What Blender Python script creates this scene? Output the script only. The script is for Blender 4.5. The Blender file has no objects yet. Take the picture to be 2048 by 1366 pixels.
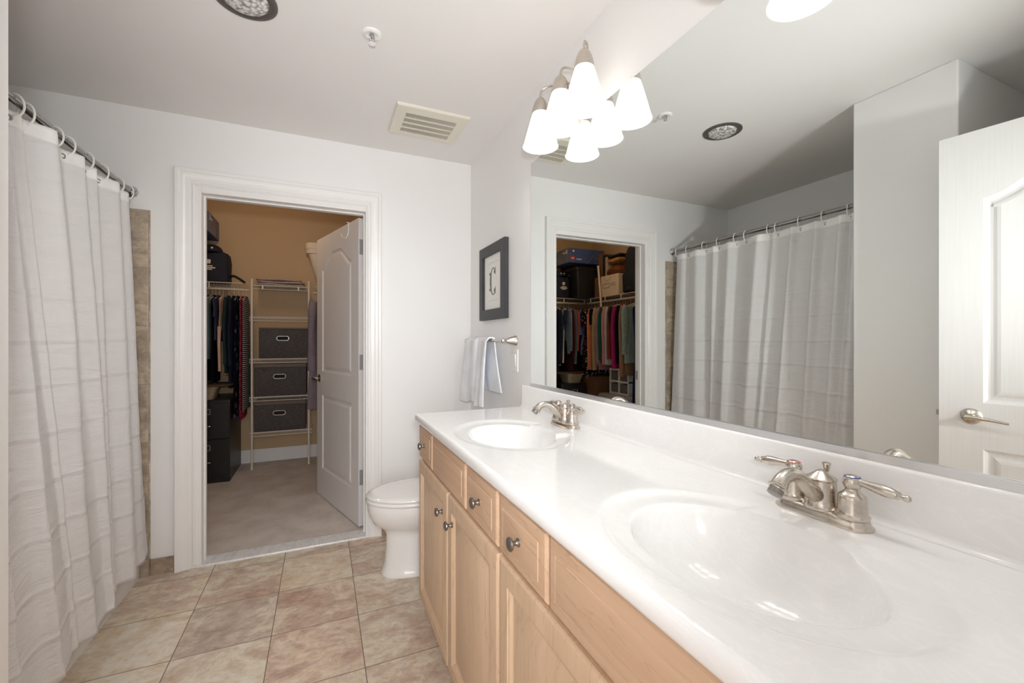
import bpy, bmesh, math, random
from mathutils import Vector, Matrix
from mathutils.geometry import tessellate_polygon

random.seed(7)
PI = math.pi
SC = bpy.context.scene
COL = SC.collection

# ------------------------------------------------------------------ camera, world, big lights, exposure
CAM_H = 1.234
cam_data = bpy.data.cameras.new('camera')
cam_data.sensor_width = 36.0
cam_data.lens = 36.0 * 856.05 / 2048
cam_data.shift_y = -1.57 / 2048
cam_data.clip_start = 0.02
cam = bpy.data.objects.new('camera', cam_data)
cam.location = (0, 0, CAM_H)
cam.rotation_euler = (PI / 2, 0, -0.4184)
COL.objects.link(cam)
SC.camera = cam

world = bpy.data.worlds.new('world')
world.use_nodes = True
world.node_tree.nodes['Background'].inputs[0].default_value = (1.0, 0.97, 0.94, 1)
world.node_tree.nodes['Background'].inputs[1].default_value = 0.25
SC.world = world

SC.view_settings.view_transform = 'Standard'
SC.view_settings.look = 'None'
SC.view_settings.exposure = 0.25
SC.view_settings.gamma = 1.0
SC.view_settings.use_curve_mapping = False
SC.cycles.use_denoising = True
SC.cycles.max_bounces = 14
SC.cycles.diffuse_bounces = 12
SC.cycles.glossy_bounces = 6
SC.cycles.transmission_bounces = 6
SC.cycles.sample_clamp_indirect = 6.0


def light(name, kind, loc, watts, col=(1, 1, 1), size=0.05, rot=None):
    d = bpy.data.lights.new(name, kind)
    d.energy = watts
    d.color = col
    if kind == 'AREA':
        d.shape = 'RECTANGLE'
        d.size, d.size_y = size
    else:
        d.shadow_soft_size = size
    o = bpy.data.objects.new(name, d)
    o.location = loc
    if rot:
        o.rotation_euler = rot
    COL.objects.link(o)
    return o


BULB_W = 1.8
SHADE_E = 0.10
fl = light('photographer_flash', 'SPOT', (0.0, -0.16, 1.36), 66, (0.97, 0.985, 1.0), 0.05)
fl.data.spot_size = math.radians(116)
fl.data.spot_blend = 1.0
fl.rotation_euler = Vector((0.16, 1.0, 0.22)).to_track_quat('-Z', 'Y').to_euler()
light('doorway_fill', 'AREA', (-0.33, -1.6, 1.35), 36, (0.92, 0.955, 1.0), (1.3, 1.9), (PI / 2, 0, -0.12))  # added fill light, unseen beyond the entry doorway, lifts the whole room
light('closet_ceiling_lamp', 'POINT', (-0.55, 3.80, 2.60), 8.0, (1.0, 0.80, 0.58), 0.08)

# ------------------------------------------------------------------ dimensions
XM = 0.9457     # mirror wall
YB = 2.8316     # back wall
ZC = 2.452      # ceiling
XL = -1.58      # left wall
YE = 0.03       # entry wall, room side
YC = 5.02       # closet back wall
YF = 2.95       # closet front wall, closet side
ZCC = 2.74      # closet ceiling


# ------------------------------------------------------------------ materials
def S(r, g, b):
    def c(v):
        v /= 255.0
        return v / 12.92 if v <= 0.04045 else ((v + 0.055) / 1.055) ** 2.4
    return (c(r), c(g), c(b), 1)


class NT:
    def __init__(s, name, rough=0.5, metal=0.0, spec=0.5, coat=0.0):
        s.m = bpy.data.materials.new(name)
        s.m.use_nodes = True
        s.t = s.m.node_tree
        s.b = s.t.nodes['Principled BSDF']
        s.b.inputs['Roughness'].default_value = rough
        s.b.inputs['Metallic'].default_value = metal
        s.b.inputs['Specular IOR Level'].default_value = spec
        s.b.inputs['Coat Weight'].default_value = coat
        s.b.inputs['Coat Roughness'].default_value = 0.08

    def n(s, typ, ins=None, **at):
        nd = s.t.nodes.new('ShaderNode' + typ)
        for k, v in at.items():
            setattr(nd, k, v)
        for k, v in (ins or {}).items():
            sock = nd.inputs[k]
            if isinstance(v, bpy.types.NodeSocket):
                s.t.links.new(v, sock)
            else:
                sock.default_value = v
        return nd

    def link(s, a, key):
        s.t.links.new(a, s.b.inputs[key])

    def obj(s):
        return s.n('TexCoord').outputs['Object']

    def noise(s, vec, scale, detail=4, rough=0.5, dist=0.0):
        return s.n('TexNoise', {'Vector': vec, 'Scale': scale, 'Detail': detail, 'Roughness': rough, 'Distortion': dist}).outputs['Fac']

    def ramp(s, fac, stops):
        nd = s.n('ValToRGB', {'Fac': fac})
        e = nd.color_ramp.elements
        e[0].position, e[0].color = stops[0]
        e[1].position, e[1].color = stops[-1]
        for p, c in stops[1:-1]:
            x = e.new(p)
            x.color = c
        return nd.outputs['Color']

    def mix(s, fac, a, b, mode='MIX'):
        nd = s.n('Mix', data_type='RGBA', blend_type=mode)
        for k, v in ((0, fac), (6, a), (7, b)):
            if isinstance(v, bpy.types.NodeSocket):
                s.t.links.new(v, nd.inputs[k])
            else:
                nd.inputs[k].default_value = v
        return nd.outputs[2]

    def math(s, op, a, b=0.0):
        nd = s.n('Math', operation=op)
        for k, v in ((0, a), (1, b)):
            if isinstance(v, bpy.types.NodeSocket):
                s.t.links.new(v, nd.inputs[k])
            else:
                nd.inputs[k].default_value = v
        return nd.outputs[0]

    def scale(s, vec, sc):
        return s.n('Mapping', {'Vector': vec, 'Scale': sc}).outputs[0]

    def bump(s, h, strength=0.2, dist=0.01):
        s.link(s.n('Bump', {'Height': h, 'Strength': strength, 'Distance': dist}).outputs[0], 'Normal')


M = {}


def plain(name, rgb, rough=0.5, metal=0.0, spec=0.5, var=0.04, scale=6.0, bump=0.0, coat=0.0):
    """a nearly uniform procedural surface with a faint mottling"""
    k = NT(name, rough, metal, spec, coat)
    c = S(*rgb)
    v = k.noise(k.obj(), scale, 5)
    lo = tuple(max(0, x * (1 - var)) for x in c[:3]) + (1,)
    hi = tuple(min(1, x * (1 + var)) for x in c[:3]) + (1,)
    k.link(k.ramp(v, [(0.3, lo), (0.7, hi)]), 'Base Color')
    if bump:
        k.bump(k.noise(k.obj(), scale * 30, 3), bump, 0.002)
    M[name] = k.m
    return k


plain('paint', (238, 237, 236), 0.42, spec=0.35, var=0.012, scale=2, bump=0.03)
plain('ceiling_paint', (236, 234, 232), 0.8, spec=0.2, var=0.01, scale=2)
plain('trim_paint', (238, 236, 234), 0.3, var=0.01)
plain('closet_paint', (196, 168, 134), 0.7, spec=0.2, var=0.02, scale=2)
plain('porcelain', (240, 239, 237), 0.09, var=0.005, coat=0.3)
plain('acrylic', (232, 231, 229), 0.2, var=0.01)
plain('white_plastic', (238, 237, 234), 0.35, var=0.01)
plain('vent_plastic', (232, 226, 212), 0.45, var=0.01)
plain('dark_gap', (30, 28, 27), 0.9, var=0.1)
plain('wire_white', (226, 218, 206), 0.4, var=0.01)
plain('frame_charcoal', (52, 51, 54), 0.5, var=0.08, scale=20)
plain('paper', (236, 236, 230), 0.85, var=0.01)
plain('ink_grey', (120, 120, 118), 0.8, var=0.3, scale=60)
plain('cabinet_black', (34, 32, 32), 0.4, var=0.05)
plain('black_plastic', (36, 35, 35), 0.45, var=0.05)
plain('navy_nylon', (27, 27, 44), 0.8, var=0.2, scale=12)
plain('black_nylon', (25, 24, 26), 0.85, var=0.2, scale=12)
plain('pale_print', (225, 220, 205), 0.8, var=0.02)
plain('box_blue', (62, 82, 128), 0.55, var=0.3, scale=5)
plain('box_side', (108, 112, 126), 0.55, var=0.35, scale=6)
plain('box_red', (196, 52, 40), 0.5, var=0.05)
plain('carton_cream', (222, 200, 172), 0.75, var=0.03)
plain('carton_brown', (120, 82, 56), 0.8, var=0.08)
plain('logo_blue', (86, 112, 140), 0.7, var=0.1)
plain('leather_brown', (112, 62, 32), 0.5, var=0.3, scale=14)
plain('fur_orange', (176, 120, 56), 0.95, var=0.4, scale=40)
plain('basket_beige', (172, 156, 130), 0.75, var=0.1, scale=20)
plain('board_brown', (84, 64, 50), 0.6, var=0.1)
plain('grey_plastic', (176, 168, 164), 0.45, var=0.03)
plain('clear_grey', (120, 112, 104), 0.3, var=0.1)
plain('bin_lid_grey', (112, 102, 96), 0.85, var=0.06)
plain('cream_plastic', (222, 208, 186), 0.5, var=0.02)
plain('hot_red', (200, 60, 50), 0.5)
plain('cold_blue', (50, 70, 160), 0.5)
plain('rubber', (40, 38, 37), 0.8)
plain('hinge_steel', (164, 164, 166), 0.45, 0.25, var=0.05)
plain('chrome', (205, 207, 210), 0.08, 1.0, var=0.01)
plain('rod_steel', (168, 165, 164), 0.22, 1.0, var=0.01)
plain('can_trim', (112, 106, 102), 0.45, 0.6, var=0.02)
plain('aluminium', (222, 222, 224), 0.28, 0.85, var=0.01)
plain('pewter', (150, 145, 140), 0.3, 1.0, var=0.06, scale=40)

# brushed nickel
k = NT('nickel', 0.24, 1.0)
v = k.noise(k.scale(k.obj(), (60, 60, 900)), 2.0, 2)
k.link(k.ramp(v, [(0.3, S(202, 193, 182)), (0.7, S(210, 202, 192))]), 'Base Color')
k.link(k.ramp(v, [(0.2, (0.2, 0.2, 0.2, 1)), (0.8, (0.3, 0.3, 0.3, 1))]), 'Roughness')
M['nickel'] = k.m

# silvered mirror: faintly green glass
k = NT('mirror_glass', 0.0, 1.0)
v = k.noise(k.obj(), 1.0, 1)
k.link(k.ramp(v, [(0, (0.84, 0.88, 0.865, 1)), (1, (0.85, 0.89, 0.875, 1))]), 'Base Color')
M['mirror_glass'] = k.m

# floor: square travertine-look tiles aligned to the room
TP, TX, TY = 0.3423, -0.1937, 2.7257


def tile_floor(name, tx, ty, px, py, axes, tones, grout, groutw=0.0042, rough=0.42):
    k = NT(name, rough, spec=0.4)
    sep = k.n('SeparateXYZ', {0: k.obj()})
    a = k.math('DIVIDE', k.math('SUBTRACT', sep.outputs[axes[0]], tx), px)
    b = k.math('DIVIDE', k.math('SUBTRACT', sep.outputs[axes[1]], ty), py)
    ia, ib = k.math('FLOOR', a), k.math('FLOOR', b)
    fa, fb = k.math('FRACT', a), k.math('FRACT', b)
    idv = k.n('CombineXYZ', {0: ia, 1: ib, 2: 0.37}).outputs[0]
    rnd = k.n('TexWhiteNoise', {'Vector': idv}, noise_dimensions='3D')
    off = k.n('VectorMath', {0: idv, 1: (7.3, 3.1, 5.7)}, operation='MULTIPLY').outputs[0]
    loc = k.n('VectorMath', {0: k.obj(), 1: off}, operation='ADD').outputs[0]
    base = k.ramp(rnd.outputs['Value'], tones)
    n1 = k.noise(k.scale(loc, (1, 1.35, 1.2)), 3.6, 12, 0.70, 0.55)
    n2 = k.noise(k.scale(loc, (1.0, 1.5, 1.0)), 17.0, 10, 0.74, 0.25)
    n3 = k.noise(loc, 60, 4, 0.6)
    cl = k.ramp(n1, [(0.30, (0.26, 0.235, 0.22, 1)), (0.44, (0.45, 0.435, 0.425, 1)), (0.50, (0.52, 0.51, 0.50, 1)), (0.56, (0.74, 0.73, 0.70, 1)), (0.62, (0.55, 0.54, 0.53, 1)), (0.78, (0.40, 0.38, 0.37, 1))])
    c = k.mix(0.75, base, cl, 'OVERLAY')
    fine = k.ramp(n2, [(0.34, (0.24, 0.22, 0.21, 1)), (0.5, (0.5, 0.5, 0.5, 1)), (0.66, (0.78, 0.77, 0.75, 1))])
    c = k.mix(0.55, c, fine, 'OVERLAY')
    c = k.mix(k.ramp(n3, [(0.62, (0, 0, 0, 1)), (0.74, (0.5, 0.5, 0.5, 1))]), c, S(222, 208, 186))
    ga = k.math('LESS_THAN', fa, groutw / px)
    gb = k.math('LESS_THAN', fb, groutw / py)
    g = k.math('MAXIMUM', ga, gb)
    k.link(k.mix(g, c, grout), 'Base Color')
    k.link(k.mix(g, (rough,) * 3 + (1,), (0.9, 0.9, 0.9, 1)), 'Roughness')
    k.bump(k.math('SUBTRACT', k.math('MULTIPLY', n2, 0.15), g), 0.35, 0.003)
    M[name] = k.m


tones = [(0.0, S(194, 166, 150)), (0.22, S(208, 193, 177)), (0.42, S(197, 183, 169)), (0.6, S(210, 196, 179)), (0.8, S(222, 208, 188)), (1.0, S(190, 162, 147))]
tile_floor('floor_tile', TX, TY, TP, TP, (0, 1), tones, S(128, 114, 101), 0.0034)
wt = [(0.0, S(152, 140, 126)), (0.5, S(172, 159, 142)), (1.0, S(162, 146, 128))]
tile_floor('wall_tile_xz', -0.83, 0.09, 0.305, 0.305, (0, 2), wt, S(150, 138, 122), 0.003)
tile_floor('wall_tile_yz', 1.31, 0.09, 0.305, 0.305, (1, 2), wt, S(150, 138, 122), 0.003)

# carpet
k = NT('carpet', 0.95, spec=0.1)
n1 = k.noise(k.obj(), 5, 6, 0.6)
n2 = k.noise(k.obj(), 260, 3, 0.7)
c = k.mix(0.5, k.ramp(n1, [(0.35, S(196, 186, 178)), (0.62, S(232, 225, 219))]), k.ramp(n2, [(0.3, S(182, 172, 164)), (0.7, S(238, 232, 226))]))
k.link(c, 'Base Color')
k.bump(n2, 0.6, 0.006)
M['carpet'] = k.m

# carrara threshold
k = NT('marble', 0.25)
n1 = k.noise(k.scale(k.obj(), (5, 2, 2)), 4, 8, 0.65, 2.5)
k.link(k.ramp(n1, [(0.3, S(206, 207, 210)), (0.5, S(230, 230, 231)), (0.7, S(240, 240, 240))]), 'Base Color')
M['marble'] = k.m

# cultured marble counter
k = NT('cultured_marble', 0.10, spec=0.45)
n1 = k.noise(k.scale(k.obj(), (3, 1.2, 3)), 3.0, 6, 0.6, 3.0)
k.link(k.ramp(n1, [(0.36, S(238, 237, 236)), (0.47, S(239, 238, 237)), (0.5, S(242, 241, 240)), (0.53, S(239, 238, 237)), (0.8, S(238, 237, 236))]), 'Base Color')
M['cultured_marble'] = k.m


# maple with the grain running along one axis
def maple(name, axis, light_c, dark_c):
    k = NT(name, 0.36, spec=0.4)
    sc = [9, 9, 9]
    sc[axis] = 0.8
    p = k.scale(k.obj(), tuple(sc))
    n1 = k.noise(p, 1.4, 6, 0.6, 1.2)
    sc2 = [70, 70, 70]
    sc2[axis] = 4.0
    n2 = k.noise(k.scale(k.obj(), tuple(sc2)), 1.0, 3, 0.5)
    rings = k.math('FRACT', k.math('MULTIPLY', n1, 6.0))
    line = k.ramp(rings, [(0.0, (1, 1, 1, 1)), (0.06, (0, 0, 0, 1)), (0.9, (0, 0, 0, 1)), (1.0, (0.6, 0.6, 0.6, 1))])
    c = k.ramp(n1, [(0.3, dark_c), (0.7, light_c)])
    c = k.mix(k.math('MULTIPLY', line, 0.42), c, S(132, 92, 62))
    c = k.mix(0.25, c, k.ramp(n2, [(0.3, dark_c), (0.7, light_c)]))
    k.link(c, 'Base Color')
    M[name] = k.m


maple('maple_v', 2, S(224, 196, 166), S(208, 178, 148))
maple('maple_h', 1, S(214, 182, 153), S(197, 163, 134))

# painted, wood-textured moulded door skin
k = NT('door_paint', 0.38, spec=0.4)
n1 = k.noise(k.scale(k.obj(), (160, 160, 4)), 1.0, 3)
k.link(k.ramp(n1, [(0.3, S(224, 222, 221)), (0.7, S(229, 227, 226))]), 'Base Color')
k.bump(n1, 0.08, 0.002)
M['door_paint'] = k.m

# frosted glass shade, lit
k = NT('frosted_glass', 0.4)
k.b.inputs['Base Color'].default_value = (0.95, 0.94, 0.91, 1)
n1 = k.noise(k.obj(), 9, 2)
k.link(k.ramp(n1, [(0.2, (1, 0.97, 0.92, 1)), (0.8, (1, 0.985, 0.95, 1))]), 'Emission Color')
k.b.inputs['Emission Strength'].default_value = SHADE_E
tr = k.n('BsdfTranslucent', {'Color': (0.95, 0.93, 0.9, 1)})
ms = k.n('MixShader', {0: 0.30})
k.t.links.new(k.b.outputs[0], ms.inputs[1])
k.t.links.new(tr.outputs[0], ms.inputs[2])
k.t.links.new(ms.outputs[0], k.t.nodes['Material Output'].inputs[0])
M['frosted_glass'] = k.m

k = NT('bulb', 0.3)
k.b.inputs['Emission Color'].default_value = (1, 0.97, 0.92, 1)
k.b.inputs['Emission Strength'].default_value = 4.0
M['bulb'] = k.m

# clear lamp lens in the ceiling can
k = NT('lens_glass', 0.12, 0.25)
vr = k.n('TexVoronoi', {'Vector': k.obj(), 'Scale': 75.0})
k.link(k.ramp(vr.outputs['Distance'], [(0.1, S(250, 250, 248)), (0.5, S(222, 220, 217)), (0.8, S(150, 148, 145))]), 'Base Color')
k.bump(vr.outputs['Distance'], 0.6, 0.01)
M['lens_glass'] = k.m


# fabrics
def fabric(name, rgb, pat=None, rgb2=None, scale=30, rough=0.92):
    k = NT(name, rough, spec=0.15)
    c1 = S(*rgb)
    dk = tuple(x * 0.86 for x in c1[:3]) + (1,)
    n1 = k.noise(k.obj(), 8, 4)
    c = k.ramp(n1, [(0.35, dk), (0.65, c1)])
    if pat == 'spots':
        v = k.n('TexVoronoi', {'Vector': k.obj(), 'Scale': scale})
        m = k.math('LESS_THAN', v.outputs['Distance'], 0.34)
        c = k.mix(m, c, S(*rgb2))
    elif pat == 'stripes':
        sep = k.n('SeparateXYZ', {0: k.obj()})
        m = k.math('LESS_THAN', k.math('FRACT', k.math('MULTIPLY', sep.outputs[2], scale)), 0.42)
        c = k.mix(m, c, S(*rgb2))
    elif pat == 'marl':
        n2 = k.noise(k.scale(k.obj(), (40, 40, 150)), 2, 3, 0.6)
        c = k.mix(k.ramp(n2, [(0.4, (0, 0, 0, 1)), (0.62, (1, 1, 1, 1))]), c, S(*rgb2))
    elif pat == 'hem':
        sep = k.n('SeparateXYZ', {0: k.obj()})
        m = k.math('LESS_THAN', sep.outputs[2], scale)
        c = k.mix(m, c, S(*rgb2))
    k.link(c, 'Base Color')
    k.bump(k.noise(k.obj(), 300, 2), 0.15, 0.002)
    M[name] = k.m
    return k


fabric('bin_fabric', (78, 74, 74), 'marl', (98, 92, 90))
fabric('towel_cloth', (242, 244, 248))
fabric('blanket', (222, 208, 200), 'marl', (170, 154, 146))

# shower curtain: thin polyester, a little light comes through; packing creases pressed across it
k = NT('curtain_cloth', 0.5, spec=0.3)
ob = k.obj()
n1 = k.noise(k.scale(ob, (3, 3, 9)), 3, 6, 0.6, 0.8)
sep = k.n('SeparateXYZ', {0: ob})
zz = k.math('ADD', sep.outputs[2], k.math('MULTIPLY', k.noise(ob, 1.5, 3), 0.06))
cr = k.math('ABSOLUTE', k.math('SUBTRACT', k.math('FRACT', k.math('DIVIDE', zz, 0.155)), 0.5))
ridge = k.n('MapRange', {0: cr, 1: 0.0, 2: 0.09, 3: 1.0, 4: 0.0}).outputs[0]
low = k.n('MapRange', {0: sep.outputs[2], 1: 1.55, 2: 1.1, 3: 0.0, 4: 1.0}).outputs[0]
k.link(k.ramp(n1, [(0.2, S(236, 234, 234)), (0.8, S(241, 240, 240))]), 'Base Color')
k.bump(k.math('ADD', k.math('MULTIPLY', k.math('MULTIPLY', ridge, low), 0.5), k.math('MULTIPLY', n1, 0.9)), 0.5, 0.02)
tr = k.n('BsdfTranslucent', {'Color': (0.85, 0.84, 0.84, 1)})
ms = k.n('MixShader', {0: 0.22})
k.t.links.new(k.b.outputs[0], ms.inputs[1])
k.t.links.new(tr.outputs[0], ms.inputs[2])
k.t.links.new(ms.outputs[0], k.t.nodes['Material Output'].inputs[0])
M['curtain_cloth'] = k.m

# ------------------------------------------------------------------ mesh helpers
WL = {}


class MB:
    def __init__(s):
        s.v, s.f, s.mi = [], [], []

    def add(s, verts, faces, m=0):
        o = len(s.v)
        s.v += [tuple(p) for p in verts]
        for f in faces:
            s.f.append(tuple(i + o for i in f))
            s.mi.append(m)
        return s

    def box(s, x0, y0, z0, x1, y1, z1, m=0):
        v = [(x, y, z) for z in (z0, z1) for y in (y0, y1) for x in (x0, x1)]
        return s.add(v, [(0, 2, 3, 1), (4, 5, 7, 6), (0, 1, 5, 4), (2, 6, 7, 3), (0, 4, 6, 2), (1, 3, 7, 5)], m)

    def loft(s, rings, caps=(True, True), m=0, close=True):
        n = len(rings[0])
        v = [p for r in rings for p in r]
        f = []
        for i in range(len(rings) - 1):
            for j in range(n if close else n - 1):
                a, b = i * n + j, i * n + (j + 1) % n
                f.append((a, b, b + n, a + n))
        if caps[0]:
            f.append(tuple(range(n - 1, -1, -1)))
        if caps[1]:
            f.append(tuple((len(rings) - 1) * n + j for j in range(n)))
        return s.add(v, f, m)

    def lathe(s, prof, T=None, seg=32, m=0, caps=(True, True)):
        T = T or Matrix.Identity(4)
        rings = [[T @ Vector((r * math.cos(2 * PI * j / seg), r * math.sin(2 * PI * j / seg), z)) for j in range(seg)] for r, z in prof]
        return s.loft(rings, caps, m)

    def tube(s, pts, r, seg=10, m=0, caps=(True, True), flat=None):
        pts = [Vector(p) for p in pts]
        n = len(pts)
        rr = r if isinstance(r, (list, tuple)) else [r] * n
        rings = []
        up = None
        for i, p in enumerate(pts):
            d = (pts[min(i + 1, n - 1)] - pts[max(i - 1, 0)])
            d.normalize()
            if up is None:
                up = Vector((0, 0, 1)) if abs(d.z) < 0.9 else Vector((0, 1, 0))
            a = d.cross(up)
            if a.length < 1e-5:
                a = d.cross(Vector((1, 0, 0)))
            a.normalize()
            b = a.cross(d)
            b.normalize()
            up = b
            rings.append([p + (a * math.cos(2 * PI * j / seg) + b * math.sin(2 * PI * j / seg)) * rr[i] for j in range(seg)])
        return s.loft(rings, caps, m)

    def bar(s, p, q, r, m=0):
        return s.tube([p, q], r, 4, m)

    def build(s, name, mats, parent=None, loc=None, local=False, smooth=True, bevel=0.0, angle=38, seg=2):
        if not isinstance(mats, (list, tuple)):
            mats = [mats]
        if local:
            off = Vector((0, 0, 0))
        elif parent is not None:
            off = WL[parent.name]
        else:
            off = Vector(loc) if loc else Vector((0, 0, 0))
        me = bpy.data.meshes.new(name)
        me.from_pydata([tuple(Vector(p) - off) for p in s.v], [], s.f)
        for mm in mats:
            me.materials.append(M[mm])
        for p, mi in zip(me.polygons, s.mi):
            p.material_index = mi
            p.use_smooth = smooth
        bm = bmesh.new()
        bm.from_mesh(me)
        bmesh.ops.recalc_face_normals(bm, faces=bm.faces)
        bm.to_mesh(me)
        bm.free()
        if smooth:
            me.set_sharp_from_angle(angle=math.radians(angle))
        o = bpy.data.objects.new(name, me)
        COL.objects.link(o)
        if parent is not None:
            o.parent = parent
            WL[o.name] = off
        else:
            o.location = off
            WL[o.name] = off
        if bevel:
            md = o.modifiers.new('bevel', 'BEVEL')
            md.width = bevel
            md.segments = seg
            md.limit_method = 'ANGLE'
            md.angle_limit = math.radians(40)
            md.harden_normals = False
        return o


def tag(o, label, cat, group=None, kind=None):
    o['label'] = label
    o['category'] = cat
    if group:
        o['group'] = group
    if kind:
        o['kind'] = kind
    return o


def thing(name, label, cat, loc, rotz=0.0, group=None):
    o = bpy.data.objects.new(name, None)
    o.empty_display_size = 0.05
    o.location = loc
    o.rotation_euler = (0, 0, rotz)
    COL.objects.link(o)
    WL[o.name] = Vector(loc)
    return tag(o, label, cat, group)


def structure(o, label=None, cat=None):
    o['kind'] = 'structure'
    if label:
        o['label'] = label
    if cat:
        o['category'] = cat
    return o


def copy_tree(root, loc, label, rotz=None):
    r = root.copy()
    COL.objects.link(r)
    r.location = loc
    if rotz is not None:
        r.rotation_euler = (0, 0, rotz)
    r['label'] = label
    for ch in list(root.children):
        c = ch.copy()
        COL.objects.link(c)
        c.parent = r
        for g in list(ch.children):
            d = g.copy()
            COL.objects.link(d)
            d.parent = c
    return r


def rotT(loc, axis_from_z):
    """matrix that sends local +Z to the given direction, at loc"""
    q = Vector((0, 0, 1)).rotation_difference(Vector(axis_from_z).normalized())
    return Matrix.Translation(Vector(loc)) @ q.to_matrix().to_4x4()


def smooth_path(pts, n=6):
    """Catmull-Rom through pts"""
    P = [Vector(p) for p in pts]
    out = []
    for i in range(len(P) - 1):
        p0, p1, p2, p3 = P[max(i - 1, 0)], P[i], P[i + 1], P[min(i + 2, len(P) - 1)]
        for j in range(n):
            t = j / n
            out.append(0.5 * ((2 * p1) + (p2 - p0) * t + (2 * p0 - 5 * p1 + 4 * p2 - p3) * t * t + (3 * p1 - p0 - 3 * p2 + p3) * t ** 3))
    out.append(P[-1])
    return out


def sstep(a, b, x):
    t = max(0.0, min(1.0, (x - a) / (b - a)))
    return t * t * (3 - 2 * t)


def rrect(hx, hy, r, n=6):
    """rounded rectangle outline, counter-clockwise"""
    out = []
    for cx, cy, a0 in ((hx - r, hy - r, 0), (-hx + r, hy - r, PI / 2), (-hx + r, -hy + r, PI), (hx - r, -hy + r, 1.5 * PI)):
        for j in range(n + 1):
            a = a0 + PI / 2 * j / n
            out.append((cx + r * math.cos(a), cy + r * math.sin(a)))
    return out


# ------------------------------------------------------------------ room shell
structure(MB().box(XL - 0.1, -2.0, -0.05, XM + 0.1, YB + 0.02, 0).build('floor', 'floor_tile', smooth=False))
structure(MB().box(XL - 0.1, YB + 0.1, -0.06, XM + 0.1, YC + 0.1, 0.004).build('floor_closet', 'carpet', smooth=False))
structure(MB().box(-0.630, YB - 0.012, -0.05, 0.262, YB + 0.105, 0.009).build('trim_threshold', 'marble', smooth=False, bevel=0.004),
          'grey-veined white marble threshold at the closet doorway', 'threshold')
structure(MB().box(XL - 0.1, -2.0, ZC, XM + 0.1, YB + 0.06, ZC + 0.06).build('ceiling', 'ceiling_paint', smooth=False))
structure(MB().box(XL - 0.1, YB + 0.05, ZCC, XM + 0.1, YC + 0.1, ZCC + 0.06).build('ceiling_closet', 'closet_paint', smooth=False))
DX0, DX1, DZ = -0.638, 0.268, 2.085     # rough opening of the closet doorway


def holed_wall(y0, y1, x0, x1, z1, dx0, dx1, dz):
    b = MB()
    b.box(x0, y0, 0, dx0, y1, z1)
    b.box(dx1, y0, 0, x1, y1, z1)
    b.box(dx0, y0, dz, dx1, y1, z1)
    return b


structure(holed_wall(YB, YB + 0.06, XL, XM, ZCC, DX0, DX1, DZ).build('wall_back', 'paint', smooth=False))
structure(holed_wall(YB + 0.06, YF, XL, XM, ZCC, DX0, DX1, DZ).build('wall_closet_front', 'closet_paint', smooth=False))
structure(MB().box(XM, YE - 0.1, 0, XM + 0.1, YB, ZC).build('wall_right', 'paint', smooth=False))
structure(MB().box(XL - 0.1, -2.0, 0, XL, YB, ZC).build('wall_left', 'paint', smooth=False))
structure(MB().box(XL, 0.9023, 0, -0.6229, 1.3015, ZC).build('wall_partition', 'paint', smooth=False, bevel=0.006))
structure(MB().box(XL - 0.1, YF, 0, XL - 0.01, YC, ZCC).build('wall_closet_left', 'closet_paint', smooth=False))
structure(MB().box(XM, YB, 0, XM + 0.1, YC, ZCC).build('wall_closet_right', 'closet_paint', smooth=False))
structure(MB().box(XL - 0.1, YC, 0, XM + 0.1, YC + 0.1, ZCC).build('wall_closet_back', 'closet_paint', smooth=False))
structure(holed_wall(YE - 0.11, YE, XL, XM, ZC, -0.576, 0.26, 2.080).build('wall_entry', 'paint', smooth=False))
structure(MB().box(XL - 0.1, -2.1, 0, XM + 0.1, -2.0, ZC).build('wall_bedroom', 'paint', smooth=False))
structure(MB().box(XM, -2.0, 0, XM + 0.1, YE - 0.1, ZC).build('wall_bedroom_right', 'paint', smooth=False))

# tile surround of the tub alcove
b = MB()
b.box(XL, YB - 0.012, 0, -0.835, YB, 1.918)
b.lathe([(0.012, 0.0), (0.012, 1.918)], Matrix.Translation((-0.835, YB, 0)), 16)
structure(b.build('trim_tile_back', 'wall_tile_xz', smooth=True), 'travertine wall tile at the tub end of the back wall', 'wall tile')
structure(MB().box(XL, 1.3135, 0, XL + 0.012, YB - 0.012, 1.918).build('trim_tile_left', 'wall_tile_yz', smooth=False))
structure(MB().box(XL + 0.012, 1.3015, 0, -0.84, 1.3135, 1.918).build('trim_tile_partition', 'wall_tile_xz', smooth=False))
# tile baseboards
structure(MB().box(-0.822, YB - 0.011, 0, -0.722, YB, 0.085).build('baseboard_back', 'wall_tile_xz', smooth=False, bevel=0.002),
          'short travertine tile baseboard left of the closet door casing', 'baseboard')
structure(MB().box(0.348, YB - 0.011, 0, XM, YB, 0.085).build('baseboard_back_right', 'wall_tile_xz', smooth=False, bevel=0.002))
structure(MB().box(XM - 0.011, 1.96, 0, XM, YB - 0.011, 0.085).build('baseboard_right', 'wall_tile_yz', smooth=False, bevel=0.002))
structure(MB().box(-0.6229, 0.9023, 0, -0.612, 1.3015, 0.085).build('baseboard_partition', 'wall_tile_yz', smooth=False, bevel=0.002))
structure(MB().box(XL - 0.01, YC - 0.014, 0.0, XM, YC, 0.135).build('baseboard_closet', 'trim_paint', smooth=False, bevel=0.004))


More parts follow.
